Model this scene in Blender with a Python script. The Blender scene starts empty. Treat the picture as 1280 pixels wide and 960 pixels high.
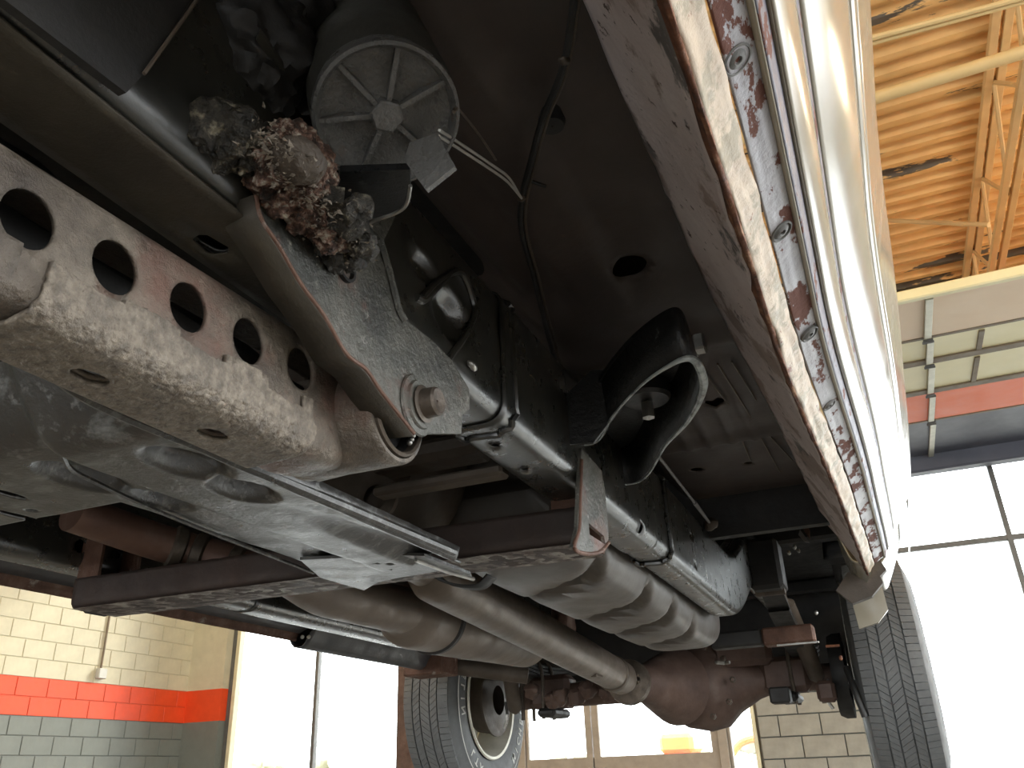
import bpy, math, random
from mathutils import Vector, Matrix, noise, geometry

random.seed(7)
S = bpy.context.scene
COL = S.collection

# ------------------------------------------------------------------ camera
# the eye stands at the world origin, 1.5 m above the shop floor; +Y runs to the
# truck's tail, +Z is up
F_PX, PITCH, ROLL, YAW = 1042.3, .43702, -.03835, .39471
def _basis():
    F = Vector((-math.sin(YAW)*math.cos(PITCH), math.cos(YAW)*math.cos(PITCH), math.sin(PITCH)))
    R = Vector((math.cos(YAW), math.sin(YAW), 0)); U = R.cross(F)
    c, s = math.cos(ROLL), math.sin(ROLL)
    return c*R+s*U, -s*R+c*U, F
RT, UP, FW = _basis()
cd = bpy.data.cameras.new('camera'); cd.sensor_width = 36; cd.lens = F_PX/1280*36; cd.clip_start = .02; cd.clip_end = 300
cam = bpy.data.objects.new('camera', cd); COL.objects.link(cam)
cam.matrix_world = Matrix((RT, UP, -FW)).transposed().to_4x4()
S.camera = cam
S.view_settings.view_transform = 'Standard'; S.view_settings.look = 'None'
S.view_settings.gamma = 1; S.view_settings.exposure = 0.6; S.view_settings.use_curve_mapping = False
S.cycles.use_denoising = True
S.cycles.max_bounces = 10; S.cycles.diffuse_bounces = 6; S.cycles.glossy_bounces = 4; S.cycles.transparent_max_bounces = 16
S.cycles.sample_clamp_indirect = 6; S.cycles.caustics_reflective = False; S.cycles.caustics_refractive = False

# ------------------------------------------------------------------ sky
W = bpy.data.worlds.new('sky'); S.world = W; W.use_nodes = True
bg = W.node_tree.nodes['Background']; bg.inputs[0].default_value = (.93, .97, 1, 1); bg.inputs[1].default_value = 5.2

sl_ = bpy.data.lights.new('sun', 'SUN'); sl_.energy = 2.2; sl_.color = (1, .93, .8); sl_.angle = math.radians(9)
so = bpy.data.objects.new('sun', sl_); COL.objects.link(so)
SUN = Vector((.50*math.cos(math.radians(31)), .866*math.cos(math.radians(31)), math.sin(math.radians(31))))   # low winter sun behind the far windows
so.rotation_euler = SUN.to_track_quat('Z', 'Y').to_euler()
def portal(name, loc, rot, sx, sy):
    l = bpy.data.lights.new(name, 'AREA'); l.shape = 'RECTANGLE'; l.size = sx; l.size_y = sy
    l.cycles.is_portal = True
    o = bpy.data.objects.new(name, l); COL.objects.link(o); o.location = loc; o.rotation_euler = rot
FL = -1.5           # floor
YF, XL, XR, YB, ZC = 9.5, -9.0, 6.4, -7.5, 4.6
H2 = math.pi/2
portal('sky_portal_far', (-1.2, YF+.35, 1.4), (-H2, 0, 0), 15, 5.9)
portal('sky_portal_right', (XR+.35, 1.5, .9), (0, H2, 0), 4.8, 14.4)
portal('sky_portal_near', (-1.5, YB-.35, .5), (H2, 0, 0), 13, 4)

# ------------------------------------------------------------------ unprojection (pixel of the photo -> point on a real plane)
def P(x, y, ax, v):
    d = FW*F_PX + RT*(x-640) - UP*(y-480)
    return d*(v/d['XYZ'.index(ax)])

# ------------------------------------------------------------------ materials
def new_mat(name):
    m = bpy.data.materials.new(name); m.use_nodes = True
    nt = m.node_tree; return m, nt, nt.nodes['Principled BSDF']
def rgb(c): return (c[0], c[1], c[2], 1)
def ramp(nt, fac, stops):
    r = nt.nodes.new('ShaderNodeValToRGB'); nt.links.new(fac, r.inputs[0])
    e = r.color_ramp.elements
    while len(e) < len(stops): e.new(.5)
    for k, (p, c) in enumerate(stops): e[k].position = p; e[k].color = rgb(c)
    return r.outputs[0]
def noise_n(nt, scale, detail=5, rough=.6, stretch=None, w=0.0):
    tc = nt.nodes.new('ShaderNodeTexCoord'); mp = nt.nodes.new('ShaderNodeMapping')
    nt.links.new(tc.outputs['Object'], mp.inputs[0])
    if stretch: mp.inputs['Scale'].default_value = stretch
    mp.inputs['Location'].default_value = (w, w*1.7, w*.3)
    n = nt.nodes.new('ShaderNodeTexNoise'); n.inputs['Scale'].default_value = scale
    n.inputs['Detail'].default_value = detail; n.inputs['Roughness'].default_value = rough
    nt.links.new(mp.outputs[0], n.inputs['Vector']); return n.outputs['Fac']
def mixc(nt, fac, a, b):
    m = nt.nodes.new('ShaderNodeMix'); m.data_type = 'RGBA'
    nt.links.new(fac, m.inputs[0])
    for s, v in ((6, a), (7, b)):
        if isinstance(v, tuple): m.inputs[s].default_value = rgb(v)
        else: nt.links.new(v, m.inputs[s])
    return m.outputs[2]
def grime(name, stops, scale=8, rough=(.45, .7), metal=0, bump=.3, bscale=60, spots=None, stretch=None, bdist=.004, spec=.5):
    """stops: ramp of colours; spots: (colour, scale, lo, hi, stretch, rough) a second layer of stains, rust or dust"""
    m, nt, b = new_mat(name)
    n = noise_n(nt, scale, 6, .62, stretch)
    c = ramp(nt, n, stops)
    n2 = noise_n(nt, scale*2.7, 4, .6, stretch, 3.1)
    mr = nt.nodes.new('ShaderNodeMapRange'); nt.links.new(n2, mr.inputs[0])
    mr.inputs[1].default_value = .3; mr.inputs[2].default_value = .7
    mr.inputs[3].default_value = rough[0]; mr.inputs[4].default_value = rough[1]
    rr = mr.outputs[0]
    k = 0
    for sp in (spots or []):
        k += 1
        n3 = noise_n(nt, sp[1], 7, .68, sp[4] if len(sp) > 4 else None, 7.7*k)
        f = ramp(nt, n3, [(sp[2], (0, 0, 0)), (sp[3], (1, 1, 1))])
        c = mixc(nt, f, c, sp[0])
        if len(sp) > 5:
            mm = nt.nodes.new('ShaderNodeMix'); nt.links.new(f, mm.inputs[0]); nt.links.new(rr, mm.inputs[2]); mm.inputs[3].default_value = sp[5]
            rr = mm.outputs[0]
    nt.links.new(c, b.inputs['Base Color']); nt.links.new(rr, b.inputs['Roughness'])
    b.inputs['Metallic'].default_value = metal; b.inputs['Specular IOR Level'].default_value = spec
    if bump:
        bn = noise_n(nt, bscale, 6, .65, None, 1.3)
        bp = nt.nodes.new('ShaderNodeBump'); bp.inputs['Strength'].default_value = bump; bp.inputs['Distance'].default_value = bdist
        nt.links.new(bn, bp.inputs['Height']); nt.links.new(bp.outputs[0], b.inputs['Normal'])
    return m
M = {}
M['arm'] = grime('rusty_brown_steel', [(.3, (.05, .036, .026)), (.5, (.12, .095, .07)), (.66, (.23, .19, .145))], 22, (.4, .6), .0, 1, 150, [((.15, .075, .05), 9, .54, .7), ((.03, .026, .022), 13, .58, .7)], bdist=.004, spec=.8)
M['scale'] = grime('pitted_scale_steel', [(.35, (.12, .096, .072)), (.5, (.205, .168, .127)), (.65, (.29, .243, .187))], 120, (.4, .6), .0, .8, 260, [((.10, .08, .062), 9, .56, .68)], bdist=.004, spec=.8)
M['rail'] = grime('oily_black_rail', [(.3, (.010, .011, .010)), (.6, (.028, .027, .022)), (.8, (.05, .045, .036))], 12, (.24, .36), .0, .14, 110, [((.09, .08, .06), 7, .6, .78)], bdist=.002, spec=1)
M['railbot'] = grime('brown_film_rail', [(.3, (.025, .019, .013)), (.6, (.06, .05, .035)), (.8, (.09, .075, .05))], 9, (.45, .7), .1, .4, 90)
M['plate'] = grime('grey_green_bracket_steel', [(.35, (.028, .028, .022)), (.5, (.075, .072, .058)), (.66, (.14, .13, .11))], 16, (.32, .6), .0, .8, 120, [((.13, .05, .03), 7, .57, .68), ((.26, .25, .22), 60, .6, .66)], bdist=.005, spec=.8)
M['rusty'] = grime('rusty_steel', [(.3, (.07, .032, .02)), (.55, (.13, .065, .042)), (.8, (.2, .13, .1))], 20, (.5, .8), .1, .7, 90, [((.3, .27, .24), 14, .6, .68)])
M['bar'] = grime('maroon_black_bar', [(.3, (.022, .016, .014)), (.6, (.05, .033, .027)), (.8, (.085, .05, .04))], 7, (.5, .75), .1, .4, 90)
M['flaky'] = grime('flaking_whitish_scale', [(.35, (.06, .045, .04)), (.5, (.17, .14, .125)), (.62, (.38, .36, .33))], 30, (.45, .7), .05, .9, 110, [((.06, .035, .028), 12, .5, .6)])
M['rustpipe'] = grime('brown_exhaust_pipe', [(.3, (.10, .052, .038)), (.6, (.16, .09, .066)), (.8, (.22, .15, .12))], 10, (.4, .62), .3, .25, 60)
M['skid'] = grime('scuffed_black_skid', [(.3, (.012, .012, .011)), (.55, (.028, .026, .023)), (.8, (.06, .056, .05))], 10, (.26, .42), .0, .5, 150, [((.27, .28, .27), 11, .56, .72, (1, 2.2, 1), .5), ((.16, .16, .155), 60, .56, .66)], bdist=.002, spec=1)
M['dust'] = grime('dusty_brown_coating', [(.3, (.045, .032, .022)), (.6, (.085, .066, .05)), (.8, (.13, .105, .085))], 8, (.5, .75), .05, .3, 80)
M['floor_pan'] = grime('brown_black_undercoat', [(.3, (.05, .04, .036)), (.6, (.08, .062, .055)), (.8, (.11, .088, .078))], 4, (.5, .7), 0, .2, 60)
M['black'] = grime('sooty_black', [(.3, (.008, .008, .008)), (.7, (.025, .023, .021))], 9, (.5, .75), 0, .3, 60)
M['blackgloss'] = grime('black_enamel', [(.3, (.008, .009, .010)), (.7, (.02, .02, .021))], 9, (.22, .4), 0, .5, 120, bdist=.0015)
M['canbody'] = grime('dull_dark_canister', [(.3, (.035, .034, .03)), (.7, (.07, .066, .055))], 12, (.45, .65), .1, .3, 50)
M['cap'] = grime('pebbled_black_cap', [(.3, (.11, .11, .106)), (.7, (.2, .195, .188))], 20, (.22, .36), .1, .9, 260, [((.15, .085, .05), 26, .62, .72)], bdist=.0025)
M['crust'] = grime('crusted_rust_and_mud', [(.36, (.02, .014, .010)), (.48, (.09, .045, .03)), (.56, (.26, .15, .11)), (.66, (.6, .55, .46))], 110, (.35, .8), 0, 1, 160, bdist=.006)
M['crustdark'] = grime('tarry_black_crust', [(.35, (.012, .011, .009)), (.56, (.045, .038, .028)), (.66, (.3, .27, .2))], 90, (.25, .5), 0, 1, 120, bdist=.006)
M['tank'] = grime('dull_grey_tank', [(.3, (.065, .055, .045)), (.6, (.1, .087, .075)), (.8, (.14, .125, .11))], 5, (.38, .55), .05, .12, 60)
M['shaft'] = grime('brown_shaft_steel', [(.3, (.10, .078, .058)), (.6, (.155, .125, .1)), (.8, (.2, .165, .135))], 9, (.36, .55), .25, .25, 60)
M['muffler'] = grime('dull_muffler_steel', [(.3, (.12, .095, .078)), (.6, (.16, .13, .105)), (.8, (.2, .17, .14))], 6, (.4, .6), .2, .2, 50)
M['axle'] = grime('rust_brown_axle', [(.3, (.06, .034, .026)), (.6, (.11, .068, .052)), (.8, (.15, .11, .09))], 9, (.5, .75), .05, .4, 50)
M['bushing'] = grime('black_rubber', [(.3, (.012, .012, .012)), (.7, (.03, .028, .026))], 12, (.4, .6), 0, .2, 80)
M['worn'] = grime('rubbed_bare_steel', [(.3, (.22, .21, .17)), (.6, (.42, .41, .34)), (.8, (.6, .58, .5))], 60, (.38, .55), .75, .8, 170, [((.03, .03, .026), 30, .56, .66)], bdist=.003)
M['bright'] = grime('worn_bright_steel', [(.3, (.25, .24, .22)), (.7, (.45, .44, .41))], 20, (.25, .45), .8, .3, 90)
M['bolt'] = grime('brown_bolt_steel', [(.3, (.06, .045, .035)), (.7, (.13, .105, .08))], 30, (.4, .6), .5, .4, 90)
M['mount'] = grime('scuffed_mount_bracket', [(.3, (.010, .010, .010)), (.7, (.022, .022, .022))], 12, (.3, .5), .1, .5, 120, [((.4, .41, .4), 24, .66, .76)])
M['rimedge'] = grime('bare_white_edge', [(.35, (.12, .13, .13)), (.5, (.42, .46, .46)), (.7, (.62, .66, .66))], 40, (.3, .5), .3, .6, 120)
M['inner_sill'] = grime('mauve_primer_flaking', [(.3, (.55, .47, .46)), (.55, (.66, .58, .57)), (.8, (.74, .68, .67))], 9, (.45, .7), 0, .5, 120,
    [((.36, .28, .25), 9, .52, .56, (1, .6, 1)), ((.16, .145, .14), 12, .58, .62, (1, .5, 1)), ((.06, .03, .022), 60, .62, .66)])
M['paint'] = grime('silver_body_paint', [(.3, (.30, .27, .205)), (.7, (.35, .315, .245))], 5, (.14, .24), .0, .02, 60)
M['sill'] = grime('chipped_silver_sill', [(.3, (.29, .28, .30)), (.7, (.37, .36, .38))], 8, (.3, .45), .1, .3, 150,
    [((.13, .048, .032), 30, .53, .55, (1, .45, 1), .8), ((.11, .05, .035), 80, .64, .66, (1, .5, 1), .8)])
M['flange'] = grime('cream_flaking_flange', [(.3, (.42, .325, .24)), (.7, (.56, .46, .345))], 30, (.4, .6), .0, .4, 120,
    [((.2, .08, .045), 40, .6, .64, (1, .5, 1)), ((.33, .28, .2), 22, .5, .56)])
M['seam_rust'] = grime('orange_seam_rust', [(.35, (.07, .03, .018)), (.55, (.2, .075, .035)), (.7, (.4, .22, .12))], 40, (.6, .8), 0, .8, 120)
M['groove'] = grime('navy_grey_seam', [(.3, (.11, .105, .13)), (.7, (.16, .15, .18))], 20, (.4, .6), .1, .2, 90, [((.13, .05, .035), 40, .58, .6, (1, .5, 1), .8)])
M['plug'] = grime('grey_rubber_plug', [(.3, (.09, .09, .085)), (.7, (.17, .165, .155))], 30, (.5, .7), 0, .3, 90)
M['tyre'] = grime('grey_black_tyre', [(.3, (.10, .104, .105)), (.7, (.15, .155, .155))], 12, (.55, .75), 0, .25, 120)
M['tyredark'] = grime('tyre_groove_rubber', [(.3, (.03, .03, .03)), (.7, (.05, .05, .05))], 12, (.6, .8), 0, .2, 90)
M['letters'] = grime('white_tyre_lettering', [(.3, (.5, .5, .47)), (.7, (.7, .7, .66))], 20, (.5, .7), 0, .1, 80)
M['rim'] = grime('cream_painted_rim', [(.3, (.6, .57, .47)), (.7, (.78, .75, .64))], 14, (.35, .5), .2, .2, 60)
M['liner'] = grime('grey_liner_plastic', [(.3, (.15, .145, .145)), (.7, (.22, .21, .21))], 10, (.4, .6), 0, .1, 60)
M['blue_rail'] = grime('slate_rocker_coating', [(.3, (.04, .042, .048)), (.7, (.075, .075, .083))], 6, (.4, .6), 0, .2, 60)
M['wire'] = grime('pale_wire', [(.3, (.5, .5, .48)), (.7, (.7, .7, .68))], 30, (.3, .4), .2, 0, 60)
# building
def wallmat(name, c, v=.08, bump=.25):
    a = tuple(x*(1-v) for x in c); b = tuple(min(1, x*(1+v)) for x in c)
    return grime(name, [(.3, a), (.7, b)], 6, (.45, .6), 0, bump, 90, [(tuple(x*.82 for x in c), 3, .6, .75)])
M['cream'] = wallmat('cream_block_paint', (.55, .51, .37)); M['orange'] = wallmat('orange_block_paint', (.72, .07, .014))
M['grey'] = wallmat('grey_block_paint', (.155, .17, .152)); M['greyblock'] = wallmat('tan_grey_block', (.27, .26, .22), .18)
M['mortar_cream'] = wallmat('cream_joint', (.47, .43, .3)); M['mortar_orange'] = wallmat('orange_joint', (.6, .07, .02)); M['mortar_grey'] = wallmat('dark_joint', (.09, .1, .09))
M['navy'] = grime('navy_grey_panel', [(.3, (.075, .08, .105)), (.7, (.10, .105, .135))], 2, (.4, .55), 0, .05, 60)
M['orange_panel'] = grime('orange_panel', [(.3, (.92, .15, .025)), (.7, (.97, .18, .035))], 2, (.4, .55), 0, .05, 60)
M['cream_panel'] = grime('cream_panel', [(.3, (.82, .75, .46)), (.7, (.9, .82, .52))], 3, (.4, .55), 0, .05, 60)
M['pink_panel'] = grime('pinkish_panel', [(.3, (.84, .65, .47)), (.7, (.9, .71, .52))], 2, (.45, .6), 0, .05, 60)
M['joint'] = grime('brown_joint', [(.3, (.15, .11, .07)), (.7, (.22, .17, .11))], 6, (.5, .7), 0, 0, 60)
M['stile'] = grime('galvanised_stile', [(.3, (.4, .39, .32)), (.7, (.55, .53, .45))], 10, (.35, .5), .4, .1, 60)
M['frame_dark'] = grime('dark_window_frame', [(.3, (.10, .10, .095)), (.7, (.16, .155, .145))], 8, (.35, .5), .2, .05, 60)
M['frame_tan'] = grime('tan_door_frame', [(.3, (.24, .2, .155)), (.7, (.32, .27, .21))], 8, (.4, .55), .1, .05, 60)
M['frame_cream'] = grime('cream_frame', [(.3, (.6, .55, .36)), (.7, (.7, .64, .44))], 8, (.4, .55), .1, .05, 60)
M['deck'] = grime('tan_ceiling_paint', [(.3, (.74, .49, .22)), (.7, (.84, .58, .28))], 2, (.5, .7), 0, .1, 30, [((.11, .10, .09), 1.25, .61, .625, (.35, 2.2, 1)), ((.11, .10, .09), 3.5, .66, .67, (.3, 2.5, 1))])
_m = M['deck']; _nt = _m.node_tree; _b = _nt.nodes['Principled BSDF']
_c = _b.inputs['Base Color'].links[0].from_socket
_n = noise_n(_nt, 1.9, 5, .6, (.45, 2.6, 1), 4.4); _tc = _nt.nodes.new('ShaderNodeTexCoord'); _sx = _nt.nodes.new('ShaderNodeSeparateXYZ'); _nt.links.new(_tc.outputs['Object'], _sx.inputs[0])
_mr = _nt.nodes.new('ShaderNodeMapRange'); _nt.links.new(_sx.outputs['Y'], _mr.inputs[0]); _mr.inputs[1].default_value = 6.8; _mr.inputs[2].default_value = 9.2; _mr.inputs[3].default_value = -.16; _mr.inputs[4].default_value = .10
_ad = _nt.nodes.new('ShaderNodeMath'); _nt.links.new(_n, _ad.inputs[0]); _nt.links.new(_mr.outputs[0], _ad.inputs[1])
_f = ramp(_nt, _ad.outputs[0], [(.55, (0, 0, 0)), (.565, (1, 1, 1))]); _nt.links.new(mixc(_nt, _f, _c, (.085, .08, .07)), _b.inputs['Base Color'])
M['joist'] = grime('tan_joist_paint', [(.3, (.62, .46, .25)), (.7, (.74, .56, .32))], 4, (.45, .6), 0, .1, 30)
M['pipe'] = grime('yellow_cream_pipe', [(.3, (.74, .56, .28)), (.7, (.82, .64, .35))], 4, (.4, .55), 0, .05, 30)
M['concrete'] = grime('sealed_concrete', [(.3, (.11, .108, .1)), (.7, (.17, .165, .155))], 2, (.2, .35), 0, .1, 30)
M['asphalt'] = grime('pale_paving', [(.3, (.2, .195, .18)), (.7, (.3, .29, .27))], 2, (.7, .9), 0, .2, 20)
M['leaf'] = grime('dry_pale_leaves', [(.3, (.32, .3, .2)), (.7, (.5, .48, .34))], 3, (.6, .8), 0, .3, 20)
M['bark'] = grime('grey_bark', [(.3, (.1, .08, .06)), (.7, (.2, .17, .13))], 6, (.8, .9), 0, .5, 20)
M['machine'] = grime('orange_machine_paint', [(.3, (.75, .2, .03)), (.7, (.85, .27, .05))], 3, (.35, .5), 0, .05, 20)
M['box_grey'] = grime('pale_grey_box', [(.3, (.5, .5, .46)), (.7, (.6, .6, .55))], 9, (.4, .5), 0, 0, 20)
g, nt, b = new_mat('clear_glass')
tr = nt.nodes.new('ShaderNodeBsdfTransparent'); tr.inputs[0].default_value = (.97, .985, .98, 1)
gl = nt.nodes.new('ShaderNodeBsdfGlossy'); gl.inputs['Roughness'].default_value = .02
fr = nt.nodes.new('ShaderNodeFresnel'); fr.inputs[0].default_value = 1.3; mx = nt.nodes.new('ShaderNodeMixShader')
nt.links.new(fr.outputs[0], mx.inputs[0]); nt.links.new(tr.outputs[0], mx.inputs[1]); nt.links.new(gl.outputs[0], mx.inputs[2])
nt.links.new(mx.outputs[0], nt.nodes['Material Output'].inputs[0]); M['glass'] = g

# ------------------------------------------------------------------ mesh helpers
def link(name, me, mat, parent=None, **props):
    o = bpy.data.objects.new(name, me); COL.objects.link(o)
    if mat and not me.materials: me.materials.append(M[mat])
    if parent is not None:
        o.parent = parent
        if parent.type == 'EMPTY': o.location = -parent.location if not parent.get('turned') else (0, 0, 0)
    for k, v in props.items(): o[k] = v
    return o
def mesh(name, verts, faces, smooth=False):
    me = bpy.data.meshes.new(name); me.from_pydata([tuple(v) for v in verts], [], faces); me.update()
    if smooth:
        me.polygons.foreach_set('use_smooth', [True]*len(me.polygons))
        me.set_sharp_from_angle(angle=math.radians(38))
    return me
class MB:
    """collects shapes into one mesh"""
    def __init__(s): s.v = []; s.f = []
    def add(s, v, f):
        n = len(s.v); s.v += [Vector(x) for x in v]; s.f += [tuple(i+n for i in q) for q in f]; return s
    def box(s, x0, x1, y0, y1, z0, z1, c=0):
        if x0 > x1: x0, x1 = x1, x0
        if y0 > y1: y0, y1 = y1, y0
        if z0 > z1: z0, z1 = z1, z0
        c = min(c, (x1-x0)*.45, (y1-y0)*.45, (z1-z0)*.45)
        if c <= 0:
            v = [(x, y, z) for z in (z0, z1) for y in (y0, y1) for x in (x0, x1)]
            return s.add(v, [(0, 2, 3, 1), (4, 5, 7, 6), (0, 1, 5, 4), (2, 6, 7, 3), (0, 4, 6, 2), (1, 3, 7, 5)])
        lo = (x0, y0, z0); hi = (x1, y1, z1); idx = {}; v = []
        for a in (0, 1):
            for b in (0, 1):
                for d in (0, 1):
                    for ax in range(3):
                        sg = (a, b, d); p = []
                        for k in range(3):
                            base = hi[k] if sg[k] else lo[k]
                            if k != ax: base += -c if sg[k] else c
                            p.append(base)
                        idx[(a, b, d, ax)] = len(v); v.append(p)
        f = []
        for ax in range(3):
            o1, o2 = [k for k in range(3) if k != ax]
            for sd in (0, 1):
                q = []
                for (p1, p2) in ((0, 0), (1, 0), (1, 1), (0, 1)):
                    k = [0, 0, 0]; k[ax] = sd; k[o1] = p1; k[o2] = p2; q.append(idx[(*k, ax)])
                f.append(tuple(q))
            for p1 in (0, 1):
                for p2 in (0, 1):
                    k0 = [0, 0, 0]; k0[o1] = p1; k0[o2] = p2; k1 = list(k0); k1[ax] = 1
                    f.append((idx[(*k0, o1)], idx[(*k1, o1)], idx[(*k1, o2)], idx[(*k0, o2)]))
        for a in (0, 1):
            for b in (0, 1):
                for d in (0, 1): f.append((idx[(a, b, d, 0)], idx[(a, b, d, 1)], idx[(a, b, d, 2)]))
        return s.add(v, f)
    def tube(s, pts, r, n=10, cap=True, squash=1):
        pts = [Vector(p) for p in pts]; rr = r if isinstance(r, (list, tuple)) else [r]*len(pts)
        prev = None; rings = []
        for i, p in enumerate(pts):
            t = (pts[min(i+1, len(pts)-1)]-pts[max(i-1, 0)]).normalized()
            if prev is None:
                a = t.orthogonal().normalized()
            else:
                a = (prev - t*prev.dot(t)).normalized()
            prev = a; b = t.cross(a)
            rings.append([p + (a*math.cos(k*2*math.pi/n) + b*math.sin(k*2*math.pi/n)*squash)*rr[i] for k in range(n)])
        v = [q for r_ in rings for q in r_]; f = []
        for i in range(len(pts)-1):
            for k in range(n):
                f.append((i*n+k, i*n+(k+1) % n, (i+1)*n+(k+1) % n, (i+1)*n+k))
        if cap: f.append(tuple(range(n-1, -1, -1))); f.append(tuple((len(pts)-1)*n+k for k in range(n)))
        return s.add(v, f)
    def lathe(s, prof, origin, axis, n=32, close=False):
        """prof: (distance along axis, radius)"""
        o = Vector(origin); ax = Vector(axis).normalized(); a = ax.orthogonal().normalized(); b = ax.cross(a)
        v = [o + ax*d + (a*math.cos(k*2*math.pi/n)+b*math.sin(k*2*math.pi/n))*r for d, r in prof for k in range(n)]
        f = []; m = len(prof)
        for i in range(m if close else m-1):
            j = (i+1) % m
            for k in range(n): f.append((i*n+k, j*n+k, j*n+(k+1) % n, i*n+(k+1) % n))
        return s.add(v, f)
    def prism(s, outline, vec, holes=()):
        """flat outline (3-D points) with real holes, given the thickness vec"""
        vec = Vector(vec); loops = [[Vector(p) for p in outline]] + [[Vector(p) for p in h] for h in holes]
        tri = geometry.tessellate_polygon(loops); pts = [p for l in loops for p in l]; n = len(pts)
        v = pts + [p+vec for p in pts]; f = []
        for t in tri: f.append(tuple(t)); f.append(tuple(i+n for i in reversed(t)))
        k = 0
        for l in loops:
            m = len(l)
            for i in range(m): f.append((k+i, k+(i+1) % m, k+(i+1) % m+n, k+i+n))
            k += m
        return s.add(v, f)
    def blob(s, c, rad, amp=.2, fr=30, nu=36, nv=20, rot=None, ang=False):
        c = Vector(c); v = []; f = []
        for j in range(nv+1):
            th = math.pi*j/nv
            for i in range(nu):
                ph = 2*math.pi*i/nu
                d = Vector((math.sin(th)*math.cos(ph), math.sin(th)*math.sin(ph), math.cos(th)))
                q = Vector((d.x*rad[0], d.y*rad[1], d.z*rad[2]))
                if rot: q = rot @ q
                k = 1+amp*noise.fractal((c+q)*fr, .7, 2.1, 4)
                v.append(c+q*k)
        for j in range(nv):
            for i in range(nu): f.append((j*nu+i, j*nu+(i+1) % nu, (j+1)*nu+(i+1) % nu, (j+1)*nu+i))
        return s.add(v, f)
    def mesh(s, name, smooth=False): 
        me = mesh(name, s.v, s.f, False)
        import bmesh
        bm = bmesh.new(); bm.from_mesh(me); bmesh.ops.recalc_face_normals(bm, faces=bm.faces); bm.to_mesh(me); bm.free()
        if smooth:
            me.polygons.foreach_set('use_smooth', [True]*len(me.polygons)); me.set_sharp_from_angle(angle=math.radians(38))
        return me
    def build(s, name, mat, parent=None, smooth=False, **props): return link(name, s.mesh(name, smooth), mat, parent, **props)
def curve_pts(pts, n=8):
    pts = [Vector(p) for p in pts]; q = [pts[0]*2-pts[1]]+pts+[pts[-1]*2-pts[-2]]; out = []
    for i in range(1, len(q)-2):
        for k in range(n):
            t = k/n; a, b, c, d = q[i-1], q[i], q[i+1], q[i+2]
            out.append(.5*((2*b)+(c-a)*t+(2*a-5*b+4*c-d)*t*t+(3*b-a-3*c+d)*t**3))
    out.append(pts[-1]); return out
def round_line(pts, r, n=5):
    """2-D polyline with its inner corners rounded"""
    pts = [Vector(p) for p in pts]; out = [pts[0]]
    for i in range(1, len(pts)-1):
        a, b, c = pts[i-1], pts[i], pts[i+1]; rr = min(r, (a-b).length*.45, (c-b).length*.45)
        p0 = b+(a-b).normalized()*rr; p1 = b+(c-b).normalized()*rr
        for k in range(n+1):
            t = k/n; out.append(p0*(1-t)**2+b*2*t*(1-t)+p1*t*t)
    out.append(pts[-1]); return out
class Prof:
    """arc-length view of a 2-D profile (x, z)"""
    def __init__(s, pts):
        s.p = [Vector(q) for q in pts]; s.l = [0]
        for a, b in zip(s.p, s.p[1:]): s.l.append(s.l[-1]+(b-a).length)
        s.len = s.l[-1]
    def at(s, v):
        v = max(0, min(s.len, v))
        for i in range(len(s.l)-1):
            if v <= s.l[i+1]+1e-9:
                d = s.l[i+1]-s.l[i]; t = (v-s.l[i])/d if d else 0
                return s.p[i].lerp(s.p[i+1], t)
        return s.p[-1]
    def near(s, x, z):
        best = min(range(401), key=lambda k: (s.at(s.len*k/400)-Vector((x, z))).length)
        return s.len*best/400
def sheet(name, U, V, nu, nv, f, mat, parent, holes=(), thick=.004, inside=None, smooth=True, **props):
    """pressed sheet metal: a grid bent by f(u, v), with real round or oval holes (uc, vc, ru, rv)"""
    us = [U[0]+(U[1]-U[0])*i/nu for i in range(nu+1)]; vs = [V[0]+(V[1]-V[0])*j/nv for j in range(nv+1)]
    uv = [[u, v] for u in us for v in vs]; keep = []; near = {}
    for i in range(nu):
        for j in range(nv):
            uc = (us[i]+us[i+1])/2; vc = (vs[j]+vs[j+1])/2
            q = (i*(nv+1)+j, (i+1)*(nv+1)+j, (i+1)*(nv+1)+j+1, i*(nv+1)+j+1)
            if inside and not inside(uc, vc): continue
            h = next((h for h in holes if ((uc-h[0])/h[2])**2+((vc-h[1])/h[3])**2 < 1), None)
            if h:
                for k in q: near[k] = h
            else: keep.append(q)
    used = {k for q in keep for k in q}
    for k, h in near.items():
        if k in used:
            a = (uv[k][0]-h[0])/h[2]; b = (uv[k][1]-h[1])/h[3]; d = math.hypot(a, b) or 1
            uv[k] = [h[0]+a/d*h[2], h[1]+b/d*h[3]]
    ids = {k: n for n, k in enumerate(sorted(used))}
    verts = [f(*uv[k]) for k in sorted(used)]
    me = mesh(name, verts, [tuple(ids[k] for k in q) for q in keep], False)
    if smooth: me.polygons.foreach_set('use_smooth', [True]*len(me.polygons))
    o = link(name, me, mat, parent, **props)
    if thick:
        m = o.modifiers.new('thickness', 'SOLIDIFY'); m.thickness = thick; m.offset = 0
    return o
def bump2(u, v, uc, vc, ru, rv):
    d = math.hypot((u-uc)/ru, (v-vc)/rv); return max(0, 1-d*d)**2 if d < 1 else 0
def sstep(a, b, x):
    t = max(0, min(1, (x-a)/(b-a))); return t*t*(3-2*t)
def empty(name, loc, label, cat, **props):
    o = bpy.data.objects.new(name, None); COL.objects.link(o); o.location = loc; o.empty_display_size = .2
    o['label'] = label; o['category'] = cat
    for k, v in props.items(): o[k] = v
    return o
def tag(o, label, cat, group=None):
    o['label'] = label; o['category'] = cat
    if group: o['group'] = group
    return o
def struct(o): o['kind'] = 'structure'; return o

# ================================================================== BUILDING
T = .3
struct(MB().box(XL-T, XR+T, YB-T, YF+T, FL-.2, FL).build('floor', 'concrete'))

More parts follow.
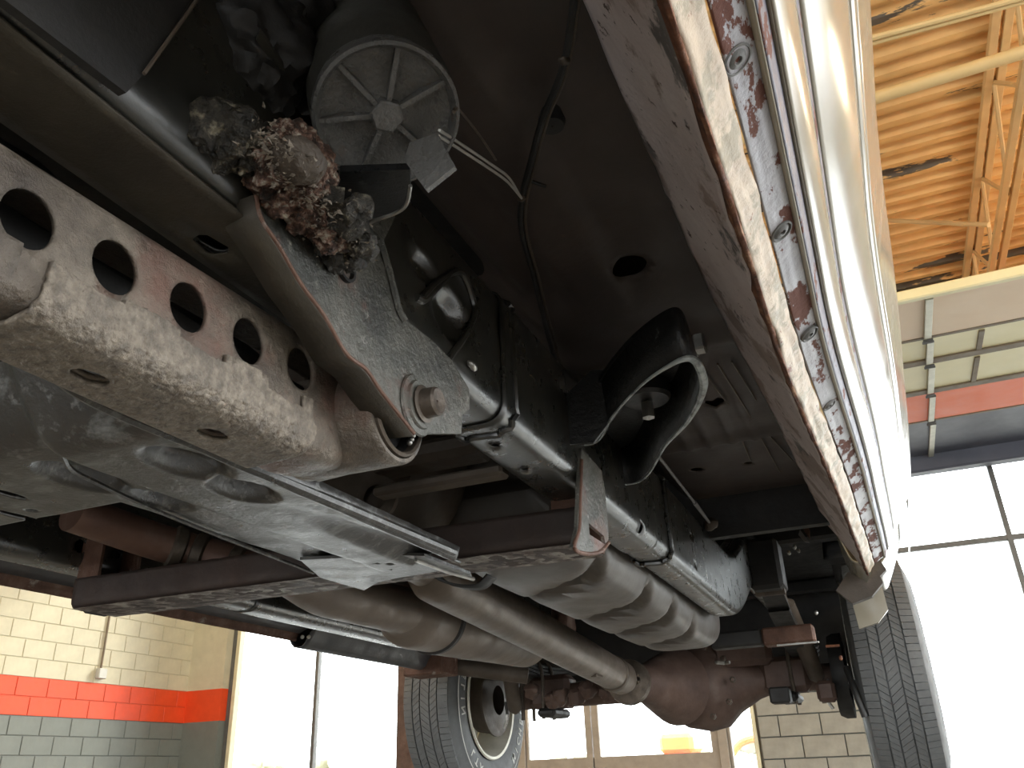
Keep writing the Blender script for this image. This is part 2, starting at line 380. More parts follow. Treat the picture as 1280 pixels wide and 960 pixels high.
# --- left wall: painted blocks on recessed joints
wl = struct(MB().box(XL-T, XL-.006, YB-T, YF+T, FL, ZC+.4).build('wall_left', 'mortar_cream'))
def course_mat(z): 
    return 'orange' if .77 < z < 1.18 else ('cream' if z > 1.1 else 'grey')
BL, BH, G = .4064, .2032, .010
bm_cache = {}
def block_mesh(mat, l, axis):
    k = (mat, round(l, 3), axis)
    if k not in bm_cache:
        m = MB()
        if axis == 'Y': m.box(-.03, 0, 0, l-G, 0, BH-G, .004)
        else: m.box(0, l-G, 0, .03, 0, BH-G, .004)
        me = m.mesh('block'); me.materials.append(M[mat]); bm_cache[k] = me
    return bm_cache[k]
z0 = .78
jm = {'cream': MB(), 'orange': MB(), 'grey': MB()}
k0 = -6
for k in range(k0, 11):
    z = z0+k*BH; y = YF-.02-(BL/2 if k % 2 else 0); mt = course_mat(z+.1); first = True
    if k % 2:
        o = link('block', block_mesh(mt, BL/2, 'Y'), None, wl); o.location = (XL+.03, y, z)
        y -= 0
    for i in range(13):
        yy = y-BL
        if yy < 4.6-.0*z: break
        o = link('block', block_mesh(mt, BL, 'Y'), None, wl); o.location = (XL+.03-random.uniform(0, .0015), yy, z); y = yy
# joints behind the blocks take the colour of their course
MB().box(XL-.006, XL+.022, YB, YF, z0, z0+2*BH).build('painted_joint_band', 'mortar_orange', wl)
MB().box(XL-.006, XL+.022, YB, YF, FL, z0).build('painted_joint_band', 'mortar_grey', wl)
MB().box(XL-.006, XL+.022, YB, YF, z0+2*BH, ZC+.3).build('painted_joint_band', 'mortar_cream', wl)
# rest of that wall, out of the picture, stays flat paint
MB().box(XL+.02, XL+.03, YB, 4.2, z0, z0+2*BH).build('painted_band', 'orange', wl)
MB().box(XL+.02, XL+.03, YB, 4.2, FL, z0).build('painted_band', 'grey', wl)
MB().box(XL+.02, XL+.03, YB, 4.2, z0+2*BH, ZC+.3).build('painted_band', 'cream', wl)
# conduit and switch box on it
pb = P(127, 842, 'X', XL+.07)
cb = empty('wall_conduit', (XL+.05, pb.y, pb.z-.05), 'thin metal conduit dropping to a small grey box above the orange wall band', 'conduit')
MB().tube([(XL+.045, pb.y, pb.z+.05), (XL+.045, pb.y, ZC-.1)], .012, 8).build('conduit_pipe', 'joint', cb, True)
MB().box(XL+.03, XL+.1, pb.y-.06, pb.y+.06, pb.z-.06, pb.z+.06, .008).build('switch_box', 'box_grey', cb)

# --- far wall
wf = struct(MB().box(-4.1, XR+T, YF, YF+T, 2.81, ZC+.4).box(XL-T, -4.1, YF, YF+T, 4.35, ZC+.4).build('wall_far', 'cream'))
MB().box(XL-T, -8.36, YF-.06, YF+T, z0+2*BH, 4.35).build('corner_pier', 'cream', wf)
MB().box(XL-T, -8.36, YF-.06, YF+T, z0, z0+2*BH).build('corner_pier', 'orange', wf)
MB().box(XL-T, -8.36, YF-.06, YF+T, FL, z0).build('corner_pier', 'grey', wf)
XP0, XP1 = -1.36, .10
MB().box(XP0, XP1, YF+.006, YF+T, FL, 2.81).build('pier_core', 'mortar_grey', wf)
for k in range(-12, 16):
    z = .045+k*BH-.0
    if z < FL or z > 2.62: continue
    x = XP0
    lens = [BL/2]+[BL]*3+[.03] if k % 2 else [BL]*3+[BL/2+.03]
    for l in lens:
        l = min(l, XP1-x)
        if l < .06: continue
        if z > -.6 and z < 1.2 or True:
            o = link('block', block_mesh('greyblock', l, 'X'), None, wf); o.location = (x+G/2, YF-.022, z)
        x += l

def window(name, x0, x1, z0, z1, vs=(), hs=(), fw=.05, mat='frame_dark', y=None, depth=.1):
    y = YF+.06 if y is None else y
    m = MB().box(x0, x0+fw, y, y+depth, z0, z1, .005).box(x1-fw, x1, y, y+depth, z0, z1, .005).box(x0, x1, y+.002, y+depth-.002, z1-fw, z1, .005).box(x0, x1, y+.002, y+depth-.002, z0, z0+fw, .005)
    w = struct(m.build(name, mat)); xs = [x0]+list(vs)+[x1]; zs = [z0]+list(hs)+[z1]
    for x in vs: MB().box(x-.025, x+.025, y+.01, y+depth-.01, z0, z1, .004).build('mullion', mat, w)
    for z in hs: MB().box(x0, x1, y+.015, y+depth-.015, z-.025, z+.025, .004).build('muntin', mat, w)
    for a, b_ in zip(xs, xs[1:]):
        for c, d in zip(zs, zs[1:]): MB().box(a+.02, b_-.02, y+.045, y+.053, c+.02, d-.02).build('pane', 'glass', w)
    return w
window('window_1', -8.36, -5.62, FL, 4.35, vs=[-6.93], fw=.07)
MB().box(-8.27, -8.21, YF+.03, YF+.12, FL, 4.35, .006).build('frame_cover', 'frame_cream', bpy.data.objects['window_1'])
MB().box(-5.63, -5.36, YF-.02, YF+T, FL, 4.35).build('brick_pier', 'axle', wf)
window('window_2', -5.36, -4.1, FL, 4.35, fw=.06)
# double door with glazed upper half
d1 = struct(MB().box(-4.1, -3.98, YF+.02, YF+.16, FL, 2.81, .006).box(-1.80, -1.70, YF+.02, YF+.16, FL, 2.81, .006).box(-4.1, -1.7, YF+.021, YF+.15, 2.62, 2.81, .006).build('door_1', 'frame_tan'))
for (a, b_) in ((-3.975, -3.185), (-3.175, -1.80)):
    m = MB().box(a, a+.075 if a > -3.5 else a+.03, YF+.05, YF+.1, FL, 2.62, .004).box(b_-.075, b_, YF+.05, YF+.1, FL, 2.62, .004).box(a, b_, YF+.051, YF+.099, FL, .135, .004).box(a, b_, YF+.051, YF+.099, 2.54, 2.62, .004)
    lf = m.build('door_leaf', 'frame_tan', d1)
    MB().box(a+.03, b_-.07, YF+.07, YF+.078, .13, 2.55).build('pane', 'glass', lf)
    hx = b_-.05 if a < -3.5 else a+.12
    MB().tube([(hx, YF+.05, -.12), (hx, YF-.0, -.12), (hx, YF-.0, .02), (hx, YF+.05, .02)], .012, 8).build('door_pull', 'bright', lf, True)
window('window_3', -1.70, -1.36, FL, 2.81, fw=.03, mat='frame_tan')
MB().box(-1.425, -1.385, YF-.01, YF+.08, FL, 2.81, .006).build('frame_cover', 'frame_cream', bpy.data.objects['window_3'])
window('window_4', .10, 6.4, FL, 2.81, vs=[1.36, 2.62, 3.88, 5.14], hs=[-.95, 1.98], fw=.05)

# --- right wall and near wall: low piers with wide glazed bays, out of the picture
wr = struct(MB().box(XR, XR+T, YB-T, YF+T, 3.2, ZC+.4).box(XR, XR+T, YB-T, -5.5, FL, 3.2).box(XR, XR+T, -1.2, -.6, FL, 3.2).box(XR, XR+T, 3.6, 4.4, FL, 3.2).box(XR, XR+T, 8.6, YF, FL, 3.2).build('wall_right', 'cream'))
for ya, yb in ((YB, -5.5), (-1.2, -.6), (3.6, 4.4), (8.6, YF)):
    MB().box(XR-.01, XR, ya, yb, .78, 1.19).build('painted_band', 'orange', wr)
    MB().box(XR-.01, XR, ya, yb, FL, .78).build('painted_band', 'grey', wr)
wn = struct(MB().box(XL-T, XR+T, YB-T, YB, 2.6, ZC+.4).box(XL, -7, YB-T, YB, FL, 2.6).box(4.6, XR, YB-T, YB, FL, 2.6).box(-1.6, -1, YB-T, YB, FL, 2.6).build('wall_near', 'cream'))

# --- ceiling: corrugated deck, ribs across (X), on open-web joists along Y
prof = []
pitch = .19; y = YB-.2
while y < YF+.3:
    prof += [(y, ZC), (y+.055, ZC), (y+.085, ZC+.06), (y+.155, ZC+.06)]; y += pitch
v = []; f = []
for k, (yy, zz) in enumerate(prof):
    v += [(XL-T, yy, zz), (XR+T, yy, zz)]
    if k: f.append((2*k-2, 2*k-1, 2*k+1, 2*k))
ce = struct(link('ceiling', mesh('ceiling', v, f), 'deck'))
sm = ce.modifiers.new('thickness', 'SOLIDIFY'); sm.thickness = .02; sm.offset = 1
MB().box(XL-T, XR+T, YB-T, YF+T, ZC+.1, ZC+.2).build('roof_slab', 'joint', ce)
rods = ['nearest the truck', 'middle', 'far right']
def joist(x, lab):
    j = empty('bar_joist', (x, 0, ZC-.62), lab, 'joist', group='open web ceiling joists')
    MB().box(x-.07, x-.012, YB+.02, YF-.02, ZC-.055, ZC-.002, .004).box(x+.012, x+.07, YB+.02, YF-.02, ZC-.055, ZC-.002, .004).build('top_chord', 'joist', j)
    MB().box(x-.065, x-.014, YB+.02, YF-.35, ZC-.66, ZC-.61, .004).box(x+.014, x+.065, YB+.02, YF-.35, ZC-.66, ZC-.61, .004).build('bottom_chord', 'joist', j)
    y = YB+.3; up = False
    while y < YF-.8:
        a, b_ = (ZC-.03, ZC-.63) if up else (ZC-.63, ZC-.03)
        MB().tube([(x, y, a), (x, y+.62, b_)], .017, 6).build('web_diagonal', 'joist', j, True)
        y += .62; up = not up
    return j
joist(1.58, 'open web joist nearest the right side of the truck body')
joist(3.38, 'second open web joist to the right of the truck')
joist(-2.2, 'open web joist hidden above the truck cab'); joist(-5.6, 'open web joist over the left side of the bay')
zp = ZC-.72
p1 = P(1085, 125, 'Z', zp); p2 = P(1280, 65, 'Z', zp)
d = (p2-p1).normalized()
tag(MB().tube([p1-d*6, p2+d*3], .042, 14).build('ceiling_pipe', 'pipe', None, True), 'thick yellow-cream pipe crossing under the ceiling joist', 'pipe')
for (ya, yb_, nm) in ((50, 2, 'upper of the two thin conduits strapped together below the ceiling'), (56, 7, 'lower of the two thin conduits strapped together below the ceiling')):
    p1 = P(1080, ya, 'Z', zp+.0); p2 = P(1260, yb_, 'Z', zp+.0); d = (p2-p1).normalized()
    tag(MB().tube([p1-d*6, p2+d*3], .017, 8).build('ceiling_conduit', 'pipe', None, True), nm, 'conduit')
p1 = P(1095, 275, 'Z', ZC-.01); p2 = P(1236, 281, 'Z', ZC-.68)
tag(MB().tube([p1, p2], .022, 8).build('brace_rod', 'joist', None, True), 'slanting brace rod running from deck to joist', 'rod')

# --- invented fill lamps, added out of view to brighten the ceiling
for i, (x, y) in enumerate(((4.6, 6.6), (4.6, 2.2), (.3, -1.0), (-4.2, 1.5), (-4.2, 6.5))):
    q = empty('fill_lamp', (x, y, ZC-1.0), ['added fill lamp by the far right corner', 'added fill lamp over the right bay', 'added fill lamp behind the viewer', 'added fill lamp over the left bay', 'added fill lamp by the far left corner'][i], 'lamp', group='added fill lamps')
    MB().lathe([(0, .02), (.0, .09), (.1, .17), (.16, .18), (.16, .165), (.11, .15), (.02, .05)], (x, y, ZC-.98), (0, 0, -1), 28).build('fill_lamp_shade', 'stile', q, True)
    MB().tube([(x, y, ZC-.02), (x, y, ZC-.98)], .008, 6).build('fill_lamp_rod', 'joist', q)
    l = bpy.data.lights.new('fill_lamp_bulb', 'POINT'); l.energy = 170; l.color = (1, .84, .6); l.shadow_soft_size = .12
    lo = bpy.data.objects.new('fill_lamp_bulb', l); COL.objects.link(lo); lo.location = (x, y, ZC-1.2)
# --- overhead door rolled back under the ceiling, right of the truck
ZD = 2.86
ys = [P(1162, q, 'Z', ZD).y for q in (368, 423, 455, 492, 527, 574)]
dk = struct(MB().box(.3, 6.3, ys[0]-.03, ys[0]+.03, ZD-.02, ZD+.06, .01).build('door_2', 'cream_panel'))
pm = ['pink_panel', 'cream_panel', 'cream_panel', 'orange_panel', 'navy']
for a, b_, mt in zip(ys, ys[1:], pm):
    w = MB().box(.3, 6.3, a+.015, b_-.015, ZD+.01, ZD+.055, .006)
    s_ = w.build('door_section', mt, dk)
    if mt == 'cream_panel':
        MB().box(.3, 6.3, b_-.10, b_-.02, ZD-.005, ZD+.012, .004).build('section_rail', 'joint', s_)
        MB().box(1.10, 1.14, a+.05, b_-.10, ZD-.003, ZD+.012, .003).build('section_strut', 'joint', s_)
    MB().box(.3, 6.3, b_-.02, b_+.02, ZD+.005, ZD+.03, .004).build('joint_seam', 'joint', s_)
xs0 = P(1160, 400, 'Z', ZD).x; xs1 = P(1164, 560, 'Z', ZD).x
for i, (a, b_) in enumerate(zip(ys, ys[1:])):
    x = xs0+(xs1-xs0)*i/4
    q = MB().box(x-.026, x+.026, a+.04, b_-.04, ZD-.02, ZD+.005, .004).build('hinge_stile', 'stile', dk)
    m = MB().box(x-.035, x+.035, b_-.035, b_+.035, ZD-.028, ZD-.018, .003)
    m.tube([(x-.04, b_, ZD-.03), (x+.04, b_, ZD-.03)], .010, 8)
    if i < 4: m.build('hinge', 'frame_dark', q)
MB().box(.2, 6.4, 9.3, 9.48, 2.70, 2.92, .02).build('header_trim', 'navy', wf)
MB().box(XL, XR, 9.2, 9.48, 3.9, 4.3, .02).build('header_beam', 'joist', wf)

# --- outdoors
tag(MB().box(-40, 40, YF+T, 70, FL-.25, FL-.1).build('yard_paving', 'asphalt'), 'pale paving outside the far windows', 'paving')
tag(MB().box(-70, -9.4, -40, 9.7, FL-.25, FL-.1).box(XR+T, 60, -40, 9.8, FL-.25, FL-.1).box(-9.4, XR+T, -40, YB-T, FL-.25, FL-.1).build('ground_apron', 'asphalt'), 'pale ground around the sides of the building', 'paving')
def tree(x, y, h, lab):
    t = empty('tree', (x, y, FL-.1), lab, 'tree', group='bare trees beyond the yard')
    MB().tube([(x, y, FL-.095), (x, y, FL+.2), (x+.1, y, FL+h*.3), (x, y, FL+h*.55)], [.16, .15, .12, .06], 8).build('trunk', 'bark', t, True)
    m = MB()
    for k in range(9):
        a = random.uniform(0, 6.28); m.blob((x+math.cos(a)*h*.16, y+math.sin(a)*h*.16, FL+h*random.uniform(.4, .85)), (h*.15, h*.15, h*.12), .5, 1.4, 14, 9)
    m.build('crown', 'leaf', t, True)
for i, (x, y, h) in enumerate(((-27, 34, 3.0), (-22, 32, 2.7), (-17.5, 33, 3.2), (-13, 36, 2.6), (-7.6, 37, 2.4), (-4.6, 30, 2.8))):
    tree(x, y, h, ['tree far left beyond the corner window', 'second tree seen through the left window', 'third and tallest tree seen left of the rear tyre', 'tree behind the left rear tyre', 'low tree seen through the double door', 'tree seen in the narrow sidelight'][i])
# orange loader parked outside
q = empty('loader', (-3.9, 18.5, FL-.1), 'bright orange and yellow machine parked outside the glass door', 'machine')
MB().box(-5.6, -3.4, 17.8, 19.2, -.9, .25, .12).build('machine_body', 'machine', q)
MB().box(-4.6, -3.9, 18.0, 19.0, .25, .62, .08).build('machine_cab', 'machine', q)
MB().tube(curve_pts([(-3.5, 18.1, -.2), (-3.15, 18.1, .22), (-2.9, 18.1, .42), (-2.3, 18.1, .5), (-1.9, 18.1, .5)]), .07, 8).build('boom', 'machine', q, True)
for x in (-4.9, -3.6):
    for yy in (17.75, 19.1): MB().lathe([(0, .1), (0, .5), (.03, .55), (.2, .55), (.23, .5), (.23, .1)], (x, yy, FL+.45), (0, 1, 0), 24).build('wheel', 'tyredark', q, True)

# ================================================================== TRUCK
CX = -.847
TR = empty('pickup_truck', (CX, 3.5, -.11), 'raised silver pickup truck seen from below, rusty rocker and dirty black frame', 'truck')
MIR = lambda p: (2*CX-p[0], p[1], p[2])

# --- frame rails
ZB, ZT = .357, .518
def kick(y): return .2*sstep(2.25, 2.95, y)
rp = round_line([(-.375, ZT), (-.34, ZT), (-.34, ZB), (-.41, ZB), (-.41, ZT), (-.375, ZT)], .024, 9)
def rail(side, ya, yb, grow, name='frame_rail', mat='rail', nu=None, dimples=(), holes=(), parent=None):
    pr = Prof([(p[0]+(p[0]+.375)*grow/.035, p[1]+(p[1]-.437)*grow/.08) for p in rp])
    def f(u, v):
        q = pr.at(v); x, z = q.x, q.y+kick(u)
        for (yc, zc, ry, rz, dep) in dimples:
            if q.x > -.345: x -= dep*min(1, 2.2*bump2(u, z, yc, zc, ry, rz))
        if side < 0: x = 2*CX-x
        return Vector((x, u, z))
    return sheet(name, (ya, yb), (0, pr.len), nu or max(10, int((yb-ya)/.012)), 90, f, mat, parent or TR, [(h[0], pr.near(h[1], h[2]), h[3], h[3] if len(h) < 5 else h[4]) for h in holes], .003)
dim = [(.66, .425, .045, .035, .016), (.60, .45, .03, .02, .01), (.80, .47, .03, .03, .004)]
hl = []
for (x, y, r) in ((265, 300, .011), (170, 226, .005), (135, 195, .005)):
    p = P(x, y, 'Z', ZB); hl.append((p.y, p.x, ZB, r*1.3, r))
for (x, y, r) in ((800, 660, .010), (862, 668, .006), (868, 706, .006)):
    p = P(x, y, 'X', -.34); hl.append((p.y, -.34, p.z, r, r))
for (x, y) in ((655, 583), (618, 553)):
    p = P(x, y, 'Z', ZB); hl.append((p.y, p.x, ZB, .006, .006))
rail(1, -1.2, .80, 0, dimples=dim, holes=hl)
rail(1, .78, 1.46, .003, 'frame_rail_sleeve', holes=hl)
rail(1, 1.44, 3.7, 0, holes=hl, nu=190)
lh = []
for (x, y, r) in ((100, 683, .013), (87, 655, .016), (146, 694, .009)):
    p = P(x, y, 'X', 2*CX+.41); lh.append((p.y, -.41, p.z, r, r))
for (x, y, r) in ((8, 704, .012),):
    p = P(x, y, 'Z', ZB); lh.append((p.y, 2*CX-p.x, ZB, r*1.5, r))
rail(-1, -1.2, 1.55, 0, holes=lh); rail(-1, 1.53, 3.7, .002, nu=180)
# weld collars on the right rail
for (x, y) in ((640, 528), (835, 672)):
    p = P(x, y, 'X', -.34)
    pts = [Vector((q.x+(q.x+.375)*.12, p.y+.004*math.sin(i*1.7), q.y+(q.y-.437)*.05)) for i, q in enumerate(rp)]
    MB().tube(pts, .005, 7).build('weld_collar', 'rail', TR, True)

# --- perforated radius arm (right) and its doubler
XA = -.39
ax_ = round_line([(-.435, .322), (XA, .330), (XA, .243), (-.452, .240), (-.456, .252)], .017, 7)
ap = Prof(ax_)
hs = []
for (x, y) in ((33, 275), (142, 335), (234, 385), (309, 427), (374, 461)):
    p = P(x, y, 'X', XA); hs.append((p.y, ap.near(XA, p.z-.040*(p.y-.25)), .0172, .0182))
for (x, y) in ((115, 460), (268, 533)):
    p = P(x, y, 'Z', .242); hs.append((p.y, ap.near(p.x, .2405), .014, .008))
YE = .602
def arm_f(u, v, g=0):
    q = ap.at(v); t = sstep(.535, .60, u); c = Vector((-.42, .285))
    d = (q-c); k = 1-.22*t
    if g: d = d.normalized()*(d.length+g)
    z = c.y+d.y*k
    if q.y > .27: z += .040*(u-.25)
    return Vector((c.x+d.x*k-.004*t, u, z))
arm = sheet('radius_arm', (-.6, YE), (0, ap.len), 330, 70, arm_f, 'arm', TR, hs, .0035, label='perforated rusty brown arm with five round holes')
v0 = ap.near(XA, .274)
MB().box(-.457, -.425, -.6, .56, .262, .318, .004).build('arm_dark_filler', 'black', arm)  # black box added inside the arm so its holes look dark
def noise_d(u, v):
    k = .0011*noise.fractal(Vector((u*230, v*230, 0)), .8, 2.2, 3); return Vector((k, 0, -k*.5))
def dbl_in(u, v):
    top = v0+.0035-.012*sstep(.46, .30, u)*0+.0015*math.sin(u*70)
    return v > top and not (u > .50 and v < v0+.012*sstep(.5, .512, u))
sheet('arm_doubler', (.262, .512), (v0-.01, ap.len-.003), 260, 120, lambda u, v: arm_f(u, v, .0045)+noise_d(u, v), 'scale', arm, [h for h in hs if h[1] > v0+.02], .0035, inside=dbl_in, label='pitted overlapping steel doubler')
sheet('arm_doubler', (-.6, .245), (v0+.006, ap.len-.002), 80, 40, lambda u, v: arm_f(u, v, .002)+Vector((-.012*sstep(.245, .21, u)*sstep(v0+.006, v0+.03, v)*(1-sstep(ap.len*.6, ap.len*.75, v)), 0, .004)), 'arm', arm, (), .0035)
# bushing eye at the arm's end, axis across the truck
EC = Vector((-.354, .585, .293))
for nm, pf, mt in (('bushing_eye', [(-.105, .03), (-.105, .044), (-.10, .046), (-.006, .047), (-.002, .0465), (0, .045), (0, .042), (-.004, .041)], 'arm'),
                   ('bushing_ring', [(-.006, .0405), (.002, .0405), (.004, .0385), (.002, .0365), (-.006, .036)], 'bolt'),
                   ('bushing_rubber', [(-.006, .036), (-.014, .032), (-.014, .022), (-.006, .018), (.006, .016), (.006, .001)], 'bushing')):
    MB().lathe(pf, EC, (1, 0, 0), 56).build(nm, mt, arm, True)
m = MB()
for k in range(3):
    a = 3.55+k*.17; m.blob(EC+Vector((-.001, -math.cos(a)*.031, math.sin(a)*.031)), (.003, .003, .003), 0, 1, 10, 7)
m.build('rubber_stud', 'bright', arm, True, kind='stuff')

# --- bracket that carries the bolt, outboard of the rail
XB = -.333
out = [(318, 245), (345, 262), (372, 285), (400, 262), (440, 262), (474, 300), (486, 340), (494, 372), (500, 394), (540, 425), (565, 450), (587, 487), (587, 512), (578, 519), (577, 542), (516, 542), (475, 490), (456, 462), (431, 442), (403, 394), (375, 356), (345, 305), (325, 275)]
ol = [P(x, y, 'X', XB) for x, y in out]
br = MB().prism(ol, (-.006, 0, 0)).build('arm_bracket', 'plate', TR, label='grey pitted bracket plate holding the arm bolt')
bm_ = br.modifiers.new('edge', 'BEVEL'); bm_.width = .0015; bm_.segments = 2
edge = [P(x, y, 'X', XB) for x, y in ((318, 245), (325, 275), (345, 305), (375, 356), (403, 394), (431, 442), (456, 462), (475, 490), (516, 542))]
m = MB(); n = len(edge)
m.add([p+Vector((.001, 0, 0)) for p in edge]+[p+Vector((-.03, .004, .004)) for p in edge], [(i, i+1, n+i+1, n+i) for i in range(n-1)])
fl = m.build('bracket_flange', 'railbot', br, True); s_ = fl.modifiers.new('thickness', 'SOLIDIFY'); s_.thickness = .003
MB().tube([p+Vector((.001, 0, 0)) for p in curve_pts(edge, 4)], .0018, 8).build('bracket_edge', 'rusty', br, True, label='rust-red folded edge')
bc = P(520, 507, 'X', XB)
MB().lathe([(.001, .001), (.001, .028), (.003, .027), (.0035, .022), (.006, .021), (.0065, .001)], bc, (1, 0, 0), 32).build('washer', 'plate', br, True)
bh = MB(); 
pf = [(.006, .0155), (.0085, .017), (.010, .0135), (.021, .0128), (.023, .011), (.0225, .009), (.021, .001)]
bh.lathe(pf, bc, (1, .0, .0), 24).build('pivot_bolt', 'bolt', br, True)
# raised swage running down the plate
sw = [P(x, y, 'X', XB+.001) for x, y in ((474, 300), (486, 340), (497, 385), (505, 400))]
MB().tube(curve_pts(sw, 4), .004, 8).build('plate_swage', 'plate', br, True)
p = P(590, 457, 'X', -.335)
MB().blob(p, (.004, .011, .005), .4, 90, 14, 8).build('paint_flake', 'bright', TR, True)
# upper gusset: strap with slot above the bracket
g_ = [P(x, y, 'X', -.337) for x, y in ((330, 215), (420, 240), (500, 260), (480, 300), (440, 262), (400, 262), (372, 285))]
MB().prism(g_, (-.006, 0, 0)).build('bracket_gusset', 'plate', TR)
p = P(430, 337, 'X', XB)
MB().lathe([(.0, .011), (.004, .0115), (.004, .009), (-.004, .008)], p, (1, 0, 0), 20).build('grommet', 'black', br, True)
# inward-pressed pocket frame on the rail side (round-edged stamping)
pk = [P(x, y, 'X', -.337) for x, y in ((528, 372), (548, 352), (575, 340), (590, 372), (592, 396), (578, 425), (562, 448), (556, 470))]
MB().tube(curve_pts(pk, 6), .0038, 8).build('stamped_rib', 'rail', TR, True)
pk = [P(x, y, 'X', -.337) for x, y in ((520, 372), (530, 375), (545, 360), (560, 345))]
MB().tube(curve_pts(pk, 6), .004, 8).build('stamped_rib', 'rail', TR, True)

# --- rail bottom film (brown plate nearer the camera) and front crossmember
sheet('rail_lower_plate', (-1.0, .60), (-.41, -.345), 60, 8, lambda u, v: Vector((v, u, ZB-.004)), 'railbot', TR, [(h[0], h[1], h[3], h[4]) for h in hl if abs(h[2]-ZB) < .001 and h[0] < .58], .002)

# --- skid plate / transmission crossmember
ZS = .26
dm = []
for (x, y, a, b_) in ((235, 578, .042, .026), (305, 612, .038, .023), (100, 610, .045, .026), (195, 638, .04, .022), (425, 703, .03, .022)):
    p = P(x, y, 'Z', ZS); dm.append((p.x, p.y, b_, a))
XR0 = -.487
def skid_f(x, y):
    z = ZS
    z += .022*sstep(-.62, -.66, x)*sstep(.50, .62, y)*0
    z -= .010*sstep(-.60, -.62, x+.03*sstep(.9, .5, y)) * (1-sstep(-.655, -.70, x))*0
    z += .012*sstep(-.612, -.632, x)
    for (xc, yc, rx, ry) in dm: z += .020*min(1, 3.2*bump2(x, y, xc, yc, rx*1.2, ry*1.2))
    z += .10*sstep(.47, .36, y)                              # front turns up
    z += .016*bump2(x, y, -.535, .92, .035, .26)             # trough beside the bead
    z -= .010*math.exp(-((x-XR0-.002)/.008)**2)                 # rolled bead
    z += .02*sstep(XR0, XR0+.012, x)
    z += .001*noise.noise(Vector((x*25, y*25, 0)))
    return Vector((x, y, z))
def skid_in(x, y):
    if x > XR0+.008 or x < -.93: return False
    if y < .385: return False
    if x < -.70 and y > .607: return False
    xl = -.705
    ye = .985+.09*sstep(-.55, -.50, x) if x > -.60 else .985
    if x < -.62: ye = .965+.105*bump2(x, .5, -.675, .5, .05, 1)
    if x > -.60: ye = .95
    if -.60 < x < -.49: ye = .985-.5*abs(x+.55)*.3
    return y < ye and (x > xl or y < .607)
sl = [(h[0], h[1], .010, .035) for h in ()]
sh = []
for (x, y, a, b_) in ((12, 618, .02, .007), (22, 645, .035, .007), (40, 638, .006, .006), (392, 693, .006, .004), (488, 694, .007, .005), (472, 693, .004, .003)):
    p = P(x, y, 'Z', ZS+.01); sh.append((p.x, p.y, b_, a))
p = P(425, 703, 'Z', ZS); sh.append((p.x, p.y, .015, .022))
sk = sheet('skid_plate', (-.94, -.47), (.30, 1.08), 150, 230, skid_f, 'skid', TR, sh, .004, inside=skid_in, label='scuffed black skid plate with pressed oval dimples')
# rear tab of the skid plate and the long thin lip under it
tb = [P(x, y, 'Z', ZS+.004) for x, y in ((375, 700), (400, 722), (455, 738), (472, 728), (500, 722), (560, 712), (590, 724), (588, 718), (530, 695), (500, 694))]
MB().prism(tb, (0, 0, .004)).build('skid_tab', 'skid', sk)
e = [P(x, y, 'Z', ZS-.004) for x, y in ((100, 490), (330, 590), (567, 690))]
MB().tube(curve_pts([e[0]+Vector((0, -.03, .03))]+e, 20), .0055, 8).build('rolled_edge', 'skid', sk, True)
e = [P(x, y, 'Z', ZS+.002) for x, y in ((520, 700), (560, 715), (592, 724))]
MB().tube(e, .003, 6).build('lip_edge', 'bright', sk, True)
e = [P(x, y, 'Z', ZS+.006) for x, y in ((75, 560), (88, 585), (118, 602), (200, 640), (300, 680), (392, 716))]
MB().tube(curve_pts(e, 8), .0025, 6).build('fold_line', 'skid', sk, True)
# front cross tube above the skid plate
xt = Prof(round_line([(.44, .40), (.40, .33), (.30, .325), (.26, .40)], .03, 6))
sheet('gearbox_crossmember', (-1.30, -.53), (0, xt.len), 60, 30, lambda u, v: Vector((u, xt.at(v).x+.1, xt.at(v).y+.0)), 'black', TR, (), .004)

# --- rear hanger crossmember (open channel with U-shaped ends)
a0 = P(118, 765, 'Z', .288); a1 = P(745, 688, 'Z', .288)
x0, x1 = a0.x, a1.x; yc0, yc1 = a0.y, a1.y-.01
hc = Prof(round_line([(-.05, .05), (-.05, 0), (.045, 0), (.045, .05)], .012, 5))
def bar_f(u, v):
    t = (u-x0)/(x1-x0); q = hc.at(v); return Vector((u, yc0+(yc1-yc0)*t+q.x, .288+q.y+.0012*noise.noise(Vector((u*60, v*80, 3)))))
xb = sheet('hanger_crossmember', (x0, x1), (0, hc.len), 120, 30, bar_f, 'bar', TR, (), .004, label='rusty channel crossmember with flaking whitish underside')
for xx, yy in ((x1, yc1), (x0, yc0)):
    sgn = 1 if xx == x1 else -1
    u = [(-.045, .13), (-.045, .012), (-.034, 0), (.034, 0), (.045, .012), (.045, .13), (.039, .13), (.039, .016), (.03, .006), (-.03, .006), (-.039, .016), (-.039, .13)]
    MB().prism([Vector((xx-sgn*.045, yy+a, .287+b_)) for a, b_ in u], (sgn*.05, 0, 0)).build('end_bracket', 'rusty', xb)
    if sgn > 0: continue
    pl = [Vector((xx+sgn*.003, yy+a, .285+b_)) for a, b_ in ((-.03, .012), (-.012, 0), (.03, 0), (.045, .012), (.048, .20), (.006, .24), (-.01, .20), (-.02, .06))]
    hh = [Vector((xx+sgn*.003, yy+a, .285+b_)) for a, b_ in ((-.008, .03), (.03, .018), (.034, .03), (-.004, .046))]
    MB().prism(pl, (sgn*.006, 0, 0), [hh]).build('end_plate', 'rusty' if sgn > 0 else 'black', xb)

